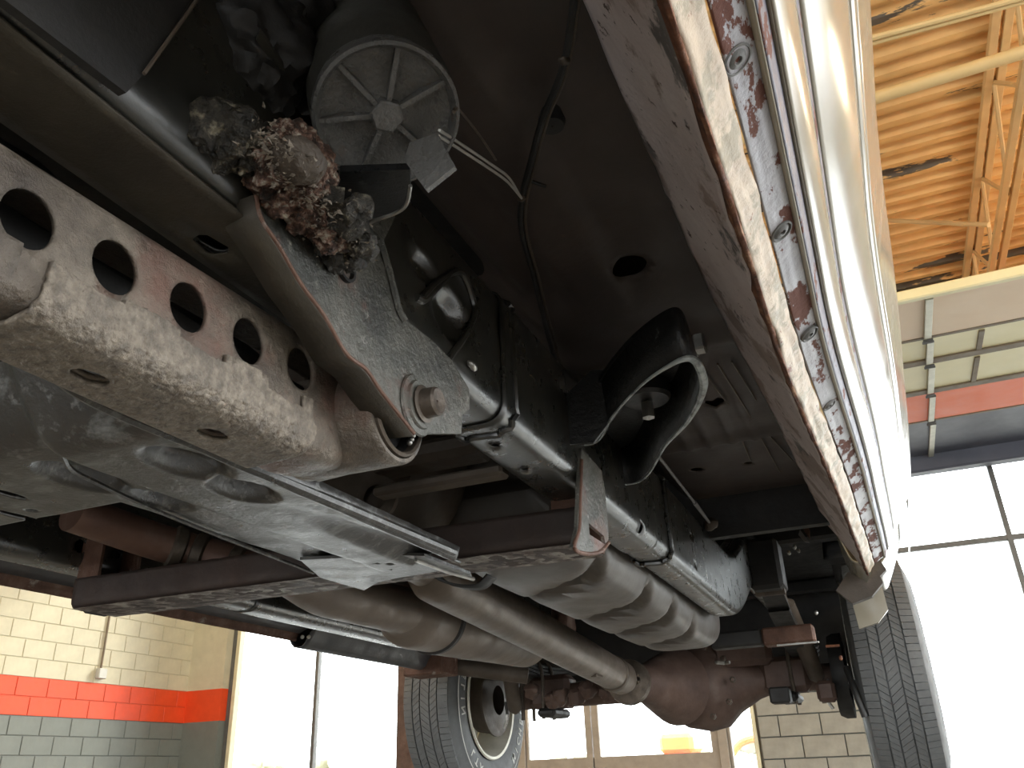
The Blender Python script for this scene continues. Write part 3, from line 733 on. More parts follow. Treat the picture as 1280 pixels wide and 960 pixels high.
hp = [P(x, y, 'X', -.331) for x, y in ((727, 560), (752, 588), (757, 620), (760, 655), (761, 678), (750, 690), (730, 692), (716, 684), (722, 660), (724, 610))]
hh = [P(x, y, 'X', -.331) for x, y in ((736, 654), (755, 670), (757, 681), (737, 668))]
MB().prism(hp, (-.005, 0, 0), [hh]).build('end_plate', 'plate', xb, label='grey-tan drop plate with slot')
MB().tube(curve_pts([P(x, y, 'X', -.3305) for x, y in ((727, 575), (725, 625), (724, 660), (718, 684), (730, 692), (750, 690), (761, 678))], 5), .0028, 8).build('plate_edge', 'rusty', xb, True)
# flaking whitish lower lip of the channel
MB().add([Vector((x0+(x1-x0)*t, yc0+(yc1-yc0)*t+dy, .286-.0006*noise.noise(Vector((t*70, dy*50, 0))))) for dy in (-.051, .047) for t in [i/60 for i in range(61)]], [(i, i+1, 62+i, 61+i) for i in range(60)]).build('flaking_underside', 'flaky', xb)
# --- cab mount bracket on the rail, a deep U-shaped cup with a bare white rim
rim = curve_pts([P(x, y, 'Z', z) for x, y, z in ((712, 556, .42), (745, 552, .42), (765, 520, .42), (800, 482, .42), (835, 457, .42), (862, 447, .42), (876, 462, .42), (878, 488, .42), (860, 525, .42), (832, 556, .42), (812, 590, .42), (795, 603, .42), (765, 606, .42))], 6)
n = len(rim); cen = sum(rim, Vector())/n
wall = rim+[Vector((p.x-.015*((i/n)), p.y-.005, p.z+.065)) for i, p in enumerate(rim)]
m = MB().add(wall, [(i, i+1, n+i+1, n+i) for i in range(n-1)])
cm = m.build('cab_mount_bracket', 'mount', TR, True, label='black curved cab mount bracket with bare bright rim'); q = cm.modifiers.new('thickness', 'SOLIDIFY'); q.thickness = .004
w_ = [.0014+.0042*math.exp(-((i/n-.52)/.17)**2) for i in range(n)]
MB().tube([p+Vector((0, 0, -.001)) for p in rim], w_, 8).build('bracket_rim', 'rimedge', cm, True, label='bare white scuffed rim')
MB().prism([p+Vector((-.008, 0, .06)) for p in rim[3:-2]], (0, 0, .006)).build('bracket_top', 'mount', cm)
p = P(808, 497, 'Z', .46)
MB().lathe([(-.005, .002), (-.005, .03), (.0, .034), (.03, .034), (.04, .028), (.055, .028)], p, (0, 0, 1), 28).build('rubber_mount', 'bushing', cm, True)
MB().lathe([(-.03, .001), (-.03, .009), (-.008, .009)], p, (0, 0, 1), 6).build('mount_bolt', 'bright', cm)
# front web of the mount, down to the rail
wb = [P(x, y, 'X', -.339) for x, y in ((706, 470), (704, 555), (745, 552), (750, 480))]
MB().prism([P(x, y, 'Y', 1.0) for x, y in ((700, 500), (704, 556), (742, 553), (790, 490), (812, 466), (740, 462))], (0, .005, 0)).build('mount_web', 'mount', cm)

# --- floor pan with pressed ribs
def floor_f(x, y):
    z = .60 if True else 0
    z += .02*sstep(1.05, .95, y)
    for xr in (-.155, -.20, -.245, -.29): 
        if 1.22 < y < 1.78: z -= .006*math.exp(-((x-xr)/.006)**2)*sstep(1.22, 1.26, y)*sstep(1.7, 1.62, y)
    z -= .02*math.exp(-((y-1.16)/.03)**2)
    z -= .012*math.exp(-((y-1.62)/.02)**2)
    z -= .016*sstep(-.33, -.30, x)*sstep(-.22, -.25, x)*sstep(.3, .4, y)*sstep(1.05, .95, y)*.7
    z += .0012*noise.noise(Vector((x*12, y*12, 0)))
    if x < -.36: z += .09*sstep(-.36, -.46, x)
    return Vector((x, y, z))
fh = []
for (x, y, r) in ((788, 345, .024), (893, 500, .018), (870, 585, .014), (935, 577, .01)):
    p = P(x, y, 'Z', .602); fh.append((p.x, p.y, r, r))
fp = sheet('floor_pan', (-1.60, -.06), (-1.2, 2.05), 190, 330, floor_f, 'floor_pan', TR, fh, .003)
MB().box(-1.6, -.1, -1.2, 2.02, .70, .72).build('cab_floor', 'black', TR)
for (xa, xb_) in ((-.172, 1), (-.262, 1)): pass
for (pa, pb_) in (((897, 455), (938, 520)), ((915, 452), (945, 500)), ((884, 470), (910, 505)), ((925, 545), (938, 575)), ((958, 540), (990, 575)), ((950, 545), (975, 590))):
    MB().tube([P(*pa, 'Z', .592), P(*pb_, 'Z', .592)], .0018, 6).build('pan_rib', 'shaft', fp, True)
for (x, y) in ((865, 437), (875, 432)):
    p = P(x, y, 'Z', .575); MB().box(p.x-.009, p.x+.009, p.y-.012, p.y+.012, .565, .60, .003).build('pan_clip', 'bright', fp)
# rear cab wall and bed underside with cross sills
MB().box(-1.66, -.04, 2.02, 2.05, .50, 1.1).build('cab_back', 'black', TR)
bed = MB().box(-1.75, .04, 2.08, 5.6, .74, .76).build('bed_floor', 'black', TR)
for yy in (2.25, 2.6, 2.95, 3.95): MB().box(-1.7, 0, yy, yy+.07, .68, .74, .01).build('bed_sill', 'black', bed)
# hidden depth between the rails: gearbox and transfer case
tc_ = MB().lathe([(-.35, .05), (-.33, .13), (-.1, .15), (.1, .12), (.3, .10), (.42, .085), (.44, .04)], (CX+.02, .55, .50), (0, 1, 0), 32).build('gearbox', 'black', TR, True)
m = MB().lathe([(-.09, .02), (-.085, .12), (-.05, .14), (.05, .14), (.085, .12), (.09, .05)], (CX+.12, 1.15, .47), (0, 1, 0), 32)
m.lathe([(-.09, .02), (-.085, .075), (.085, .075), (.14, .05), (.2, .05)], (CX+.0, 1.2, .40), (0, 1, 0), 28)
m.build('transfer_case', 'dust', TR, True)
MB().lathe([(0, .01), (.004, .035), (.012, .035), (.014, .02)], P(475, 625, 'Y', 1.02), (0, -1, 0), 24).build('output_flange', 'dust', TR, True)
MB().box(-.66, -.47, 1.0, 1.06, .415, .45, .01).build('heat_shield', 'dust', TR)
MB().box(-.60, -.44, 1.28, 1.30, .40, .56, .01).build('tank_front_shield', 'black', TR)
MB().box(-.62, -.42, .96, .99, .36, .375, .004).build('shield_lip', 'shaft', TR)

# --- fuel tank
def tank_section(t):   # t 0..1 along Y, returns outline in x,z
    e = 1-(2*t-1)**8 if 0 < t < 1 else 0
    return e
TY0, TY1 = 1.20, 2.62
nu_, nv_ = 90, 56
v = []; f = []
for i in range(nu_+1):
    t = i/nu_; y = TY0+(TY1-TY0)*t; k = max(0, (1-abs(2*t-1)**7))**.35
    for j in range(nv_):
        a = 2*math.pi*j/nv_; ca, sa = math.cos(a), math.sin(a)
        ex = .42
        x = abs(ca)**ex*(1 if ca > 0 else -1); z = abs(sa)**.55*(1 if sa > 0 else -1)
        hw = .125-.018*sstep(1.75, 2.4, y); hh = .115-.006*math.sin((y-1.2)*4)
        zz = .415+z*hh*k
        if z < -.3: # pressed cross channels underneath
            for yr in (1.50, 1.80, 2.02, 2.26): zz += .024*math.exp(-((y-yr+.10*x)/.022)**2)*sstep(-.3, -.8, z)*sstep(-.95, -.5, x)
        v.append((-.545+.012*(y-1.2)+x*hw*(.55+.45*k), y, zz))
for i in range(nu_):
    for j in range(nv_): f.append((i*nv_+j, i*nv_+(j+1) % nv_, (i+1)*nv_+(j+1) % nv_, (i+1)*nv_+j))
f.append(tuple(range(nv_-1, -1, -1))); f.append(tuple(nu_*nv_+j for j in range(nv_)))
tk = link('fuel_tank', mesh('fuel_tank', v, f, True), 'tank', TR, label='dull grey-brown fuel tank with pressed ridges')
for yy in (1.26,):
    pts = [(-.70, yy-.02, .47), (-.69, yy-.02, .36), (-.68, yy, .31), (-.655, yy+.03, .294), (-.62, yy+.05, .292), (-.60, yy+.06, .31)]
    pr = curve_pts(pts, 5); m = MB(); n = len(pr)
    m.add([p+Vector((0, -.018, 0)) for p in pr]+[p+Vector((0, .018, 0)) for p in pr], [(i, i+1, n+i+1, n+i) for i in range(n-1)])
    s_ = m.build('tank_strap', 'black', tk, True); q = s_.modifiers.new('thickness', 'SOLIDIFY'); q.thickness = .004
MB().tube([P(895, 828, 'Z', .33), P(905, 829, 'Z', .33), P(912, 828, 'Z', .33)], .006, 8).build('tank_bolt', 'bright', tk, True)

# --- drive shaft
A = P(528, 712, 'Y', 1.42); B_ = P(785, 852, 'Y', 3.02)
d = (B_-A).normalized(); L = (B_-A).length
ds = MB().lathe([(-.25, .03), (0, .032), (.01, .04), (.05, .052), (.10, .053), (L-.22, .053), (L-.20, .055), (L-.10, .055), (L-.06, .047)], A, d, 40).build('drive_shaft', 'shaft', TR, True, label='thick brown-grey drive shaft tube')
MB().lathe([(L-.225, .054), (L-.222, .058), (L-.20, .058), (L-.197, .054)], A, d, 40).build('weld_ring', 'bolt', ds, True)
q = A+d*(L-.05)
MB().box(q.x-.05, q.x+.05, q.y-.05, q.y+.04, q.z-.016, q.z+.016, .01).build('yoke', 'bolt', ds)
MB().tube([q+Vector((-.05, 0, 0)), q+Vector((.05, 0, 0))], .018, 12).build('universal_joint', 'bolt', ds, True)
MB().lathe([(L-.03, .02), (L-.01, .075), (L+.02, .078), (L+.03, .06), (L+.1, .06)], A, d, 32).build('companion_flange', 'bolt', ds, True)
q = A+d*(L*.70)+Vector((.02, 0, -.05)); MB().box(q.x-.008, q.x+.012, q.y-.03, q.y+.03, q.z-.002, q.z+.006, .002).build('balance_weight', 'bolt', ds)

# --- exhaust
pts = [P(90, 640, 'Z', .40), P(190, 675, 'Z', .385), P(250, 692, 'Z', .37), P(325, 712, 'Z', .34), P(400, 736, 'Z', .34), P(480, 757, 'Z', .34), P(515, 766, 'Z', .34)]
r_ = [.030]*17+[.036]*4+[.05]*60
cp_ = curve_pts(pts, 6)
rr = [.031 if i < 20 else .031+.020*sstep(20, 25, i) for i in range(len(cp_))]
ex = MB().tube(cp_[:22], rr[:22], 24).build('exhaust_pipe', 'rustpipe', TR, True, label='reddish brown exhaust pipe')
MB().tube(cp_[21:], rr[21:], 28).build('exhaust_pipe', 'muffler', TR, True, label='wider grey-brown exhaust pipe')
for i in (9, 12, 16):
    dd = (cp_[i+1]-cp_[i-1]).normalized(); MB().lathe([(-.012, .032), (-.008, .037), (.008, .037), (.012, .032)], cp_[i], dd, 24).build('pipe_clamp', 'bolt', ex, True)
A = P(503, 764, 'Z', .34); B2 = P(662, 801, 'Y', 2.55); d = (B2-A).normalized(); L = (B2-A).length
mf = MB().lathe([(-.06, .048), (-.02, .05), (0, .06), (.02, .074), (.05, .079), (.16, .079), (.17, .083), (L-.06, .083), (L-.03, .076), (L, .06), (L+.05, .03)], A, d, 44).build('muffler', 'muffler', TR, True, label='long dull brown muffler drum')
MB().lathe([(.155, .079), (.158, .0845), (.172, .0845), (.175, .081)], A, d, 44).build('muffler_seam', 'black', mf, True)
MB().tube(curve_pts([B2, B2+Vector((.0, .25, .05)), B2+Vector((-.1, .6, .28)), B2+Vector((-.25, 1.1, .2))], 8), .03, 16).build('tail_pipe', 'rustpipe', TR, True)

# --- rear axle
AY, AZ = 3.5, .29
MB().box(-1.62, -.13, 4.0, 4.05, .38, .76, .01).build('rear_crossmember', 'black', TR)
ax = MB().tube([(-1.52, AY, AZ), (-.16, AY, AZ)], .047, 24).build('rear_axle', 'axle', TR, True)
DX = P(870, 880, 'Y', 3.4).x
# differential: bowl pointing down with an angular front nose
m = MB()
sec = [(-.24, .03, .05), (-.22, .075, .07), (-.15, .11, .12), (-.09, .15, .165), (.0, .165, .185), (.07, .15, .17), (.12, .10, .12), (.2, .06, .07), (.26, .048, .05)]
n = 28; v = []; f = []
for (dx, ry, rz) in sec:
    for k in range(n):
        a = 2*math.pi*k/n; v.append((DX+dx+.03, AY+math.cos(a)*ry, AZ-.0+math.sin(a)*rz*.92))
for i in range(len(sec)-1):
    for k in range(n): f.append((i*n+k, i*n+(k+1) % n, (i+1)*n+(k+1) % n, (i+1)*n+k))
m.add(v, f)
m.lathe([(0, .055), (.1, .065), (.2, .10), (.32, .14)], (B_.x+.0, B_.y+.02, B_.z), (DX-B_.x, AY-B_.y, 0), 28)
m.build('differential', 'axle', ax, True, label='reddish brown differential housing')
for k in range(10):
    a = k*2*math.pi/10; MB().lathe([(0, .012), (.012, .012), (.014, .006)], (DX+.03+math.cos(a)*.13, AY-.15, AZ+math.sin(a)*.13), (0, -1, 0), 6).build('cover_bolt', 'bolt', ax)
for s_, xs_ in ((1, -.37), (-1, 2*CX+.37)):
    MB().box(xs_-.04, xs_+.04, AY-.10, AY+.10, AZ-.085, AZ-.05, .012).build('spring_plate', 'black', ax)
    MB().box(xs_-.09, xs_+.09, AY-.06, AY+.06, AZ-.05, AZ+.08, .02).build('axle_perch', 'axle', ax)
# leaf springs
for xs_ in (-.30, 2*CX+.30):
    lf = bpy.data.objects.new('leaf_spring', None)
    m = MB()
    for k in range(4):
        l = .72-.15*k; pr = []
        for i in range(17):
            t = -1+2*i/16; pr.append(Vector((xs_, AY+t*l, AZ+.075+.014*k*-1+.045+.10*(t*l/.72)**2)))
        n = len(pr); w = .034
        m.add([p+Vector((-w, 0, -.005)) for p in pr]+[p+Vector((w, 0, -.005)) for p in pr]+[p+Vector((-w, 0, .005)) for p in pr]+[p+Vector((w, 0, .005)) for p in pr],
              [(i, i+1, n+i+1, n+i) for i in range(n-1)]+[(2*n+i, 3*n+i, 3*n+i+1, 2*n+i+1) for i in range(n-1)]+[(i, 2*n+i, 2*n+i+1, i+1) for i in range(n-1)]+[(n+i, n+i+1, 3*n+i+1, 3*n+i) for i in range(n-1)])
    sp = m.build('leaf_spring', 'black', TR, True)
    MB().tube([(xs_-.045, AY-.72, AZ+.22), (xs_+.045, AY-.72, AZ+.22)], .03, 16).build('spring_eye', 'bolt', sp, True)
    MB().box(xs_-.05, xs_+.05, AY-.80, AY-.66, AZ+.2, AZ+.36, .012).build('spring_hanger', 'black', sp)
    for dy in (-.06, .06):
        MB().tube(curve_pts([(xs_-.045, AY+dy, AZ-.09), (xs_-.045, AY+dy, AZ+.1), (xs_, AY+dy, AZ+.15), (xs_+.045, AY+dy, AZ+.1), (xs_+.045, AY+dy, AZ-.09)], 4), .008, 8).build('u_bolt', 'bolt', sp, True)
# shocks
for a, b_ in (((-1.46, AY-.09, AZ-.06), (-1.34, AY-.55, AZ+.42)), ((-.25, AY-.09, AZ-.02), (-.33, AY-.55, AZ+.42))):
    a, b_ = Vector(a), Vector(b_); d = (b_-a).normalized(); L = (b_-a).length
    MB().lathe([(0, .012), (.02, .028), (.04, .03), (L*.55, .03), (L*.57, .012), (L, .012)], a, d, 20).build('shock_absorber', 'dust', TR, True)
# red-brown outrigger and stray lines near the right wheel
q0 = P(955, 808, 'Y', 2.75); q1 = P(1016, 780, 'Y', 2.75)
MB().box(q0.x, q1.x, 2.73, 2.80, q0.z, q1.z, .006).build('spring_outrigger', 'rusty', TR)
MB().box(q0.x-.16, q0.x, 2.735, 2.80, q0.z+.004, q1.z, .006).build('outrigger_arm', 'black', TR)
MB().box(q0.x+.04, q1.x+.01, 2.728, 2.73, q0.z-.006, q0.z, .001).build('outrigger_edge', 'bright', TR)
MB().tube([P(1032, 808, 'Y', 2.9), P(1049, 807, 'Y', 2.9)], .004, 6).build('red_line', 'seam_rust', TR)
for (x, y, r, mt) in ((993, 684, .006, 'bright'), (998, 688, .005, 'bright'), (986, 691, .005, 'bright'), (901, 696, .012, 'axle'), (945, 640, .009, 'axle'), (1020, 766, .005, 'bright'), (1051, 822, .005, 'seam_rust')):
    MB().blob(P(x, y, 'Y', 2.5), (r, r, r*1.4), .3, 60, 10, 7).build('fastener', mt, TR, True)
m = MB().prism([P(x, y, 'Y', 2.6) for x, y in ((993, 645), (1004, 648), (1012, 662), (1012, 674), (1003, 660))], (0, .01, 0)); m.build('tag_plate', 'rusty', TR)
MB().prism([P(x, y, 'Y', 2.58) for x, y in ((1000, 662), (1012, 678), (1006, 677), (998, 668))], (0, .01, 0)).build('tag_plate', 'liner', TR)

# --- wheels
def wheel_meshes():
    R, Wd = .40, .245; h = Wd/2
    M_ = {}
    car = [(-h+.02, .235), (-h+.004, .27), (-h, .31), (-h+.012, .35), (-h+.022, R-.022), (-h+.038, R-.009), (h-.038, R-.009), (h-.022, R-.022), (h-.012, .35), (h, .31), (h-.004, .27), (h-.02, .235)]
    M_['tire'] = MB().lathe(car, (0, 0, 0), (1, 0, 0), 96).mesh('tire', True)
    tb = MB(); ribs = [(-.0985, -.058, 0), (-.053, -.024, .35), (-.019, .019, -.35), (.024, .053, .35), (.058, .0985, 0)]
    N = 104
    for (xa, xb2, sl_) in ribs:
        edge_ = abs(xa) > .09 or abs(xb2) > .09
        for k in range(N):
            a0_ = k*2*math.pi/N; dw = 2*math.pi/N*.91
            vs_ = []
            for (x, rr_) in ((xa, R-.0105), (xb2, R-.0105), (xa, R-.001), (xb2, R-.001)):
                if edge_ and (abs(x) > .09): rr_ -= .008
                sk_ = sl_*(x-(xa+xb2)/2)/R*2.2
                for aa in (a0_+sk_, a0_+dw+sk_): vs_.append((x, rr_*math.cos(aa), rr_*math.sin(aa)))
            tb.add(vs_, [(4, 5, 7, 6), (0, 4, 6, 2), (1, 3, 7, 5), (0, 1, 5, 4), (2, 6, 7, 3)])
    M_['tread'] = tb.mesh('tread')
    # steel wheel: barrel with two steps and a dished disc; inner side faces the axle
    M_['rim'] = MB().lathe([(-h+.012, .236), (-h+.005, .232), (-h+.008, .222), (-h+.03, .215), (-h+.06, .20), (-.01, .195), (h-.03, .205), (h-.012, .222), (h-.008, .232), (h-.015, .236)], (0, 0, 0), (1, 0, 0), 72).mesh('rim', True)
    M_['disc'] = MB().lathe([(.03, .196), (.045, .17), (.06, .12), (.05, .07), (.05, .001)], (0, 0, 0), (1, 0, 0), 48).mesh('wheel_disc', True)
    M_['drum'] = MB().lathe([(.035, .001), (.035, .125), (-.03, .135), (-.035, .145), (-.045, .145), (-.05, .12), (-.055, .06)], (0, 0, 0), (1, 0, 0), 48).mesh('brake_drum', True)
    return M_
WM = wheel_meshes()
def letters(side):
    parts = []
    cu_all = MB()
    txt = 'MICHELIN   LTX M/S   '
    return txt
def text_ring(txt, rad, size, x, face):
    m = MB()
    for i, ch in enumerate(txt):
        if ch == ' ': continue
        cu = bpy.data.curves.new('t', 'FONT'); cu.body = ch; cu.size = size; cu.align_x = 'CENTER'; cu.extrude = .001; cu.resolution_u = 2; cu.offset = .0008
        to = bpy.data.objects.new('t', cu); COL.objects.link(to); dg = bpy.context.evaluated_depsgraph_get()
        me = bpy.data.meshes.new_from_object(to.evaluated_get(dg))
        a = -i*size*.95/rad-.7
        mt = Matrix.Rotation(a, 4, 'Z') @ Matrix.Translation((0, rad, 0))
        vv = [mt @ v_.co for v_ in me.vertices]
        # letter plane (u, v) -> wheel (y, z), facing the axle side
        m.add([(x+v_.z*face, v_.x*face, v_.y) for v_ in vv], [tuple(p.vertices) for p in me.polygons])
        bpy.data.objects.remove(to); bpy.data.curves.remove(cu); bpy.data.meshes.remove(me)
    return m
def wheel(xc, inner, first):
    """inner: +1 when the axle lies toward +X"""
    s = -inner
    tr_ = bpy.data.objects.new('tire', WM['tire']); 
    parts = {}
    for nm, key, mt, par in (('tire', 'tire', 'tyre', None), ('tread', 'tread', 'tyre', 'tire'), ('rim', 'rim', 'rim', None), ('wheel_disc', 'disc', 'rim', 'rim'), ('brake_drum', 'drum', 'dust', None)):
        me = WM[key]
        if not me.materials: me.materials.append(M[mt])
        o = bpy.data.objects.new(nm, me); COL.objects.link(o); parts[nm] = o
        if par: o.parent = parts[par]
        else:
            o.parent = TR; o.location = Vector((xc, AY, AZ))-TR.location; o.scale = (s, 1, 1)
            if nm == 'brake_drum': o.location.x += inner*.09
        if nm == 'tread': o['kind'] = 'stuff'
    m = text_ring('MICHELIN   LTX M/S   MICHELIN   LTX M/S   ', .285, .045, -.1225, -1 if True else 1)
    o = m.build('tire_lettering', 'letters', kind='stuff'); o.parent = parts['tire']
    MB().lathe([(-.1215, .335), (-.1235, .338), (-.1215, .341)], (0, 0, 0), (1, 0, 0), 96).build('sidewall_ring', 'letters').parent = parts['tire']
    MB().tube(curve_pts([(-.13, -.1, -.02), (-.15, -.13, -.07), (-.13, -.12, -.12)], 5), .006, 6).build('brake_line', 'bright').parent = parts['brake_drum']
wheel(.004, -1, True)
wheel(-1.722, 1, False)

# --- canister hanging outboard of the rail
CC = P(482, 140, 'Y', .40)
vd = CC.normalized(); bk = (UP*.93-RT*.30).normalized()
axd = -(vd*math.cos(math.radians(25))+bk*math.sin(math.radians(25))).normalized()   # points toward the cap
cn = MB().lathe([(-.24, .02), (-.235, .055), (-.02, .055), (-.012, .0515), (-.004, .0515)], CC, axd, 48).build('canister', 'canbody', TR, True, label='dark round canister with ribbed black end cap')
MB().lathe([(-.012, .0515), (.004, .054), (.010, .0535), (.0115, .051), (.008, .0485), (.003, .047), (-.003, .03), (.002, .012), (.002, .0005)], CC, axd, 56).build('canister_cap', 'cap', cn, True)
ua = axd.orthogonal().normalized()
rgt = (RT-axd*RT.dot(axd)).normalized(); upv = axd.cross(rgt); upv = upv if upv.dot(UP) > 0 else -upv
ctr = CC+(rgt*.10-upv*.30)*.05*0
for a in (75, 25, 180, -48, -118, 128):
    dr = rgt*math.cos(math.radians(a))+upv*math.sin(math.radians(a)); sd = axd.cross(dr)
    p0 = CC+dr*.010; p1 = CC+dr*.049; w = .0018; hgt = .007
    vs_ = []
    for p in (p0, p1):
        for sg in (-1, 1):
            for h_ in (-.006, hgt): vs_.append(p+sd*w*sg+axd*h_)
    MB().add(vs_, [(0, 1, 3, 2), (4, 6, 7, 5), (0, 4, 5, 1), (2, 3, 7, 6), (1, 5, 7, 3), (0, 2, 6, 4)]).build('cap_rib', 'cap', cn)
MB().lathe([(-.004, .013), (.010, .0125), (.011, .011), (.011, .0005)], CC, axd, 6).build('hex_hub', 'cap', cn)
tp = [P(x, y, 'Y', .40) for x, y in ((512, 178), (546, 166), (568, 208), (532, 237), (505, 200))]
MB().prism(tp, (0, .004, 0)).build('cap_tab', 'cap', cn)
w0 = [P(x, y, 'Z', z) for x, y, z in ((548, 170, .42), (580, 190, .45), (615, 213, .48), (635, 228, .5), (652, 248, .52))]
MB().tube(curve_pts(w0, 6), .0012, 6).build('canister_wire', 'wire', TR, True)
w0 = [p+Vector((.003, -.004, .001)) for p in w0[:-1]]+[w0[-1]]
MB().tube(curve_pts(w0, 6), .0012, 6).build('canister_wire', 'wire', TR, True)
w0 = [P(x, y, 'Z', z) for x, y, z in ((567, 140, .43), (570, 135, .44), (578, 142, .46), (600, 170, .5), (620, 200, .52))]
MB().tube(curve_pts(w0, 6), .0011, 6).build('canister_wire', 'shaft', TR, True)
# brake lines along the floor pan
for off in (0, 6):
    w0 = [P(x+off, y, 'Z', .575) for x, y in ((722, -30), (705, 80), (678, 150), (663, 205), (652, 250), (652, 290), (668, 350), (680, 400), (695, 455), (705, 480))]
    MB().tube(curve_pts(w0, 6), .0035 if not off else .002, 8).build('brake_line', 'black' if not off else 'dust', TR, True)
for (x, y) in ((652, 248), (705, 76)):
    MB().blob(P(x, y, 'Z', .572), (.005, .005, .003), .2, 60, 10, 7).build('line_clip', 'bolt', TR, True)
MB().lathe([(0, .001), (0, .012), (.006, .014), (.02, .010)], P(690, 158, 'Z', .575), (0, 0, 1), 18).build('floor_plug', 'black', TR, True)
MB().tube([P(662, 226, 'Z', .575), P(682, 233, 'Z', .575)], .002, 6).build('line_clip', 'black', TR)
# park brake cable with its swivel end
a, b_ = P(815, 560, 'Z', .45), P(868, 628, 'Y', 1.75); c_ = P(888, 655, 'Y', 1.95)
MB().tube([a, b_], .0028, 8).build('brake_cable', 'liner', TR, True)
MB().tube([b_, b_.lerp(c_, .3), c_], [.005, .0045, .003], 8).build('brake_cable_end', 'liner', TR, True)
MB().blob(c_, (.016, .016, .016), .35, 40, 14, 9).build('cable_anchor', 'dust', TR, True)

# --- crusted mount between canister and rail
cs = MB()
cs.blob(P(285, 170, 'Z', .39), (.026, .02, .022), .3, 60, 90, 60)
cs.blob(P(262, 160, 'Z', .39), (.018, .018, .022), .25, 60, 80, 50)
cs.blob(P(315, 192, 'Z', .39), (.02, .018, .02), .4, 70, 80, 50)
lump = cs.build('corroded_bolt_boss', 'crustdark', TR, True, label='rounded lump caked in dark crust')
cs = MB()
for (x, y, z, rx, ry, rz, am) in ((365, 195, .385, .028, .028, .026, .5), (345, 210, .38, .024, .024, .024, .6), (385, 215, .38, .022, .026, .026, .5), (350, 240, .37, .02, .026, .018, .7), (385, 265, .365, .02, .03, .016, .7), (410, 290, .36, .016, .026, .014, .7)):
    cs.blob(P(x, y, 'Z', z), (rx*.82, ry*.82, rz*.82), am*.6, 90, 96, 60)
cmnt = cs.build('corroded_mount', 'crust', TR, True, label='rust-flaked bracket crusted with pale grit')
m = MB()
m.blob(P(374, 200, 'Z', .362), (.016, .019, .014), .12, 90, 60, 36); m.build('mount_face', 'dust', cmnt)
m = MB()
random.seed(3)
for k in range(700):
    t = random.random(); base = Vector((330, 165)).lerp(Vector((440, 320)), t)
    x = base.x+random.gauss(0, 16); y = base.y+random.gauss(0, 12)
    c0 = P(x, y, 'Z', .352+random.uniform(-.004, .012)); r0 = random.uniform(.0006, .0018)
    qs = [c0+Vector((random.gauss(0, r0), random.gauss(0, r0), random.gauss(0, r0*.6))) for _ in range(4)]
    m.add(qs, [(0, 1, 2), (0, 2, 3), (0, 3, 1), (1, 3, 2)])
m.build('rust_flakes', 'scale', cmnt, False, kind='stuff')
# lower hook and black strap
hk = [P(x, y, 'Z', .36) for x, y in ((400, 250), (395, 300), (412, 325), (437, 332), (457, 315), (462, 292), (450, 285), (446, 300), (436, 312), (424, 300), (430, 255))]
MB().prism(hk, (0, 0, .014)).build('hook_bracket', 'crustdark', TR)
m = MB()
for (x, y) in ((405, 305), (420, 325), (440, 328), (455, 305), (430, 280), (445, 262)): m.blob(P(x, y, 'Z', .358), (.010, .012, .008), .6, 80, 24, 14)
m.build('hook_crust', 'crustdark', TR, True)
st = [P(x, y, 'Z', .38) for x, y in ((425, 215), (512, 212), (514, 248), (500, 266), (465, 275), (445, 262), (420, 262))]
MB().prism([p*(.40/.38) for p in st], (0, 0, .006)).build('mount_strap', 'blackgloss', TR)
e = curve_pts([P(x, y, 'Z', .379) for x, y in ((513, 232), (508, 255), (495, 266), (470, 275), (450, 284))], 5)
MB().tube(e, .0016, 6).build('strap_edge', 'bright', TR, True)
# dark clutter above (fender apron, steering bits)
MB().prism([P(x, y, 'X', -.33) for x, y in ((-12, -14), (245, -10), (180, 92), (158, 116))], (-.006, 0, 0)).build('apron_gusset', 'black', TR)
MB().tube([P(246, 0, 'X', -.327), P(180, 92, 'X', -.327)], .0012, 6).build('gusset_highlight', 'shaft', TR, True)  # lighter line painted in as the highlight along the gusset's border
m = MB()
for (x, y, z, r) in ((310, 70, .50, .05), (345, 110, .5, .03), (270, 100, .52, .04), (330, 20, .55, .05)): m.blob(P(x, y, 'Z', z), (r, r, r), .25, 25, 70, 44)
m.build('rusted_suspension_mount', 'black', TR, True)
MB().prism([P(x, y, 'Z', .47) for x, y in ((325, 40), (352, 80), (358, 93), (350, 92), (320, 50))], (0, 0, .004)).build('small_blade', 'canbody', TR)
MB().box(-.34, -.10, -.2, .25, .66, .70).build('inner_fender', 'black', TR)

# --- right sill / body side
def drift(y): return .020*sstep(.8, 1.5, y)+.016*sstep(1.3, 2.2, y)
def strip(name, a, b_, mat, parent, ya=-1.2, yb=2.10, n=120, nz=8, bulge=0, wav=0, holes=(), thick=.002, side=1, jag=0):
    a, b_ = Vector(a), Vector(b_); nn = Vector((b_.y-a.y, -(b_.x-a.x))).normalized()
    L = (b_-a).length
    def f(u, v):
        t = v/L; q = a.lerp(b_, t)+nn*bulge*math.sin(math.pi*t)
        w = wav*noise.noise(Vector((u*22, t*4, a.x*100)))
        j = jag*noise.fractal(Vector((u*30, 1.3, 0)), .8, 2, 3)*(1-t)
        x = q.x+drift(u)+w*nn.x+j; z = q.y+w*nn.y
        if side < 0: x = 2*CX-(x-drift(u))+.055
        return Vector((x, u, z))
    return sheet(name, (ya, yb), (0, L), n, nz, f, mat, parent, holes, thick)
sill = strip('inner_sill', (-.113, .53), (-.046, .404), 'inner_sill', TR, n=160, nz=14, wav=.002)
sill['label'] = 'inner rocker strip of flaking mauve primer'
strip('sill_return', (-.113, .60), (-.113, .53), 'black', sill)
rk = strip('rocker_panel', (-.021, .411), (.0, .424), 'sill', TR, n=200, nz=16, wav=.0006)
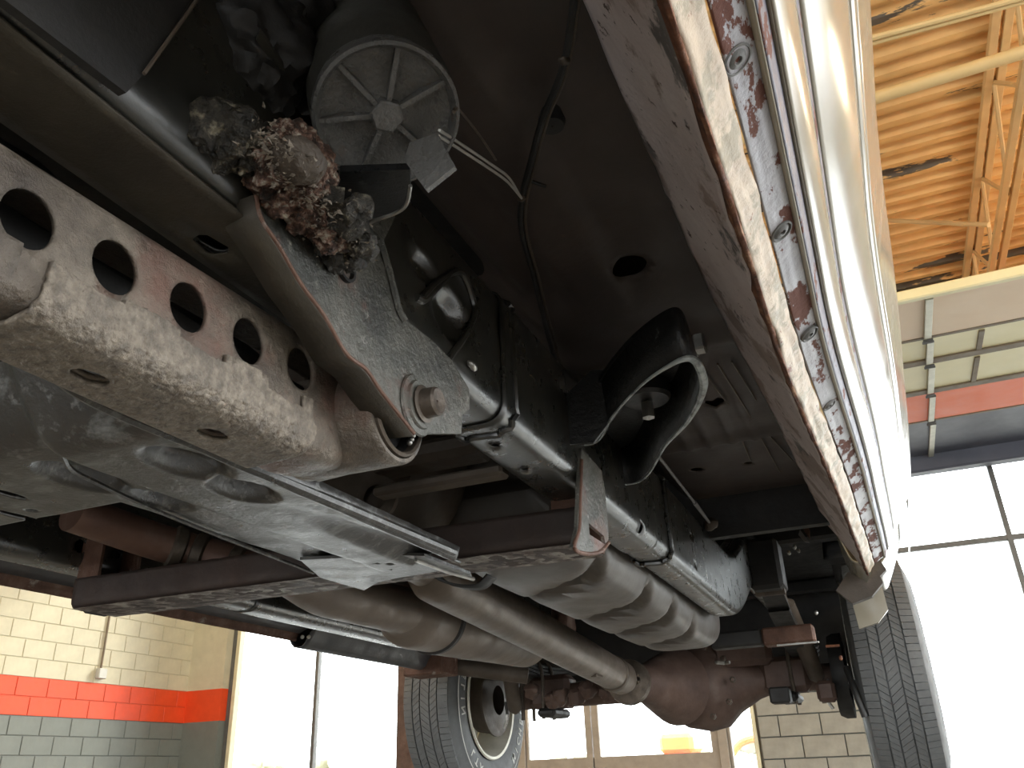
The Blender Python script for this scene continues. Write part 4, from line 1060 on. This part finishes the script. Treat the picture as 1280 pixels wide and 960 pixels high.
rk['label'] = 'chipped silver rocker strip with rust patches'
strip('pinch_flange', (-.040, .386), (-.023, .409), 'flange', rk, n=240, nz=6, wav=.0035, jag=.0018)
strip('pinch_flange', (-.046, .404), (-.041, .386), 'seam_rust', rk, n=240, nz=4, wav=.003, jag=.002)
strip('pinch_seam', (-.0425, .385), (-.039, .3845), 'seam_rust', rk, n=240, nz=2, wav=.003)
strip('rocker_ridge', (.0, .424), (.0045, .421), 'paint', rk, nz=4, bulge=.001)
strip('rocker_groove', (.0045, .421), (.011, .440), 'groove', rk, nz=4)
strip('rocker_ridge', (.011, .440), (.014, .438), 'paint', rk, nz=3)
body = strip('door_skin', (.014, .438), (.030, .468), 'paint', TR, nz=8, bulge=.002); body['label'] = 'glossy silver lower door skin'
strip('door_gap', (.030, .468), (.033, .480), 'groove', body, nz=3)
strip('door_skin_lower', (.033, .478), (.074, .545), 'paint', body, nz=12, bulge=.004)
strip('door_crease', (.074, .545), (.080, .552), 'paint', body, nz=3)
strip('door_skin_upper', (.080, .552), (.118, .78), 'paint', body, nz=24, bulge=.010, ya=-1.2, yb=2.9)
strip('door_top', (.118, .78), (.095, 1.25), 'paint', body, nz=6, ya=-1.2, yb=2.9)
for (x, y, r) in ((922, 75, .0105), (978, 290, .010), (1013, 418, .010), (1037, 507, .009), (1053, 568, .009), (1062, 612, .008), (1072, 648, .008)):
    p = P(x, y, 'Z', .4145)
    zz = .4145; ax_n = Vector((.53, 0, -.85))
    p = p-ax_n*.0005
    MB().lathe([(-.003, r*1.12), (.0005, r*1.1), (.001, r*.95), (-.001, r*.85), (.001, r*.55), (.0015, r*.3), (-.001, r*.22), (-.001, .0001)], p, ax_n, 28).build('drain_plug', 'plug', rk, True)
# sill end cap and torn liner at the rear of the rocker
p = P(1088, 705, 'Z', .40)
q_ = [P(x, y, 'Y', 2.12) for x, y in ((1080, 691), (1092, 690), (1100, 700), (1108, 712), (1100, 720), (1104, 728), (1090, 745), (1066, 754), (1045, 738), (1060, 715), (1084, 728), (1090, 716))]
MB().prism(q_, (0, .03, 0)).build('torn_liner', 'dust', TR)
# bed side below the wheel opening, right and left
for side, nm in ((1, 'bed_side'),):
    pr = Prof(round_line([(-.08, .52), (-.055, .43), (.01, .42), (.045, .49), (.075, .56)], .02, 6))
    def bf(u, v, side=side, pr=pr):
        q = pr.at(v); z = q.y+.30*sstep(2.55, 3.05, u)*(1-sstep(.55, .9, q.y)); x = q.x+drift(2.1)*.6
        return Vector((x if side > 0 else 2*CX-x, u, z))
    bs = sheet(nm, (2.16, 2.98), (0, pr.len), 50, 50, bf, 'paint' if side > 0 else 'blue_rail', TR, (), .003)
    sheet('wheel_liner', (.75, math.pi), (-.14, .06), 40, 10, lambda a, x, side=side: Vector((x if side > 0 else 2*CX-x, AY-math.cos(a)*.50, .36+math.sin(a)*.42)), 'black', bs, (), .003)
lb = Prof(round_line([(-1.38, .50), (-1.55, .42), (-1.585, .362), (-1.62, .362), (-1.70, .50), (-1.80, .9)], .03, 6))
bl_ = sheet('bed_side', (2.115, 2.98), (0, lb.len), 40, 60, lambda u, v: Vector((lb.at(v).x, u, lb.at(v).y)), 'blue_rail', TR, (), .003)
sheet('wheel_liner', (.75, math.pi), (-1.82, -1.58), 40, 10, lambda a, x: Vector((x, AY-math.cos(a)*.50, .36+math.sin(a)*.42)), 'black', bl_, (), .003)
lip = [P(x, y, 'Y', 2.45) for x, y in ((1066, 756), (1088, 748), (1102, 730), (1110, 762), (1098, 778), (1074, 786))]
MB().prism(lip, (0, .02, 0)).build('lip_moulding', 'paint', TR)
# left sill, seen from inside as a long slate band
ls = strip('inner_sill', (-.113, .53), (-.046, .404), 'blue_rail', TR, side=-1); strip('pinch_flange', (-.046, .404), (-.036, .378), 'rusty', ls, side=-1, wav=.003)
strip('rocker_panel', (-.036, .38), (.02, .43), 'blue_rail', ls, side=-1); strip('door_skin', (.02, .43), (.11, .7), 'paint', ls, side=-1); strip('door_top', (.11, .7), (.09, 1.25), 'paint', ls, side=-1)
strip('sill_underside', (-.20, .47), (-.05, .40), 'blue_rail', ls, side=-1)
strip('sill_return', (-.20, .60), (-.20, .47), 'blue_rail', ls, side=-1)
for x in (378, 386): MB().blob(P(x, 796, 'Z', .39), (.006, .006, .006), .1, 50, 10, 7).build('liner_clip', 'letters', ls, True)
MB().blob(P(49, 737, 'Z', .39), (.004, .008, .004), .1, 50, 10, 7).build('paint_chip', 'letters', ls, True)
# rusty box end ahead of the left tyre
q0 = P(503, 846, 'Y', 2.85); q1 = P(553, 815, 'Y', 2.85)
MB().box(q0.x, q1.x, 2.85, 2.98, q0.z, q1.z+.02, .006).build('hanger_box', 'rusty', TR)
MB().tube([P(560, 832, 'Y', 3.0), P(660, 845, 'Y', 3.1)], .03, 14).build('lower_link', 'dust', TR, True)
# brake hoses and clutter under the axle on both sides
m = MB()
for (x, y) in ((690, 875), (700, 870), (720, 872), (735, 862), (760, 868), (665, 862)): m.blob(P(x, y, 'Y', 3.3), (.035, .03, .03), .5, 25, 18, 12)
m.build('axle_clutter', 'axle', ax, True)
MB().box(-.62, -.40, AY-.12, AY-.04, AZ+.05, AZ+.14, .02).build('axle_bracket', 'axle', ax)
q = P(1033, 866, 'Y', 3.3); MB().box(q.x-.032, q.x+.032, 3.28, 3.36, q.z-.03, q.z+.04, .012).build('shock_foot', 'axle', ax)
q = P(975, 870, 'Y', 3.3); MB().box(q.x-.035, q.x+.035, 3.28, 3.36, q.z-.025, q.z+.03, .006).build('u_bolt_plate', 'black', ax)
q = P(1080, 888, 'Y', 3.15); MB().tube(curve_pts([q+Vector((-.03, .05, .14)), q+Vector((-.015, 0, .06)), q+Vector((0, 0, -.02))], 5), .012, 10).build('brake_hose', 'bushing', TR, True)
MB().lathe([(0, .001), (0, .14), (.02, .15), (.05, .15), (.05, .1)], (-.20, AY, AZ), (1, 0, 0), 40).build('backing_plate', 'black', TR, True)
# front wheels and body shell out of the picture, so the truck is whole
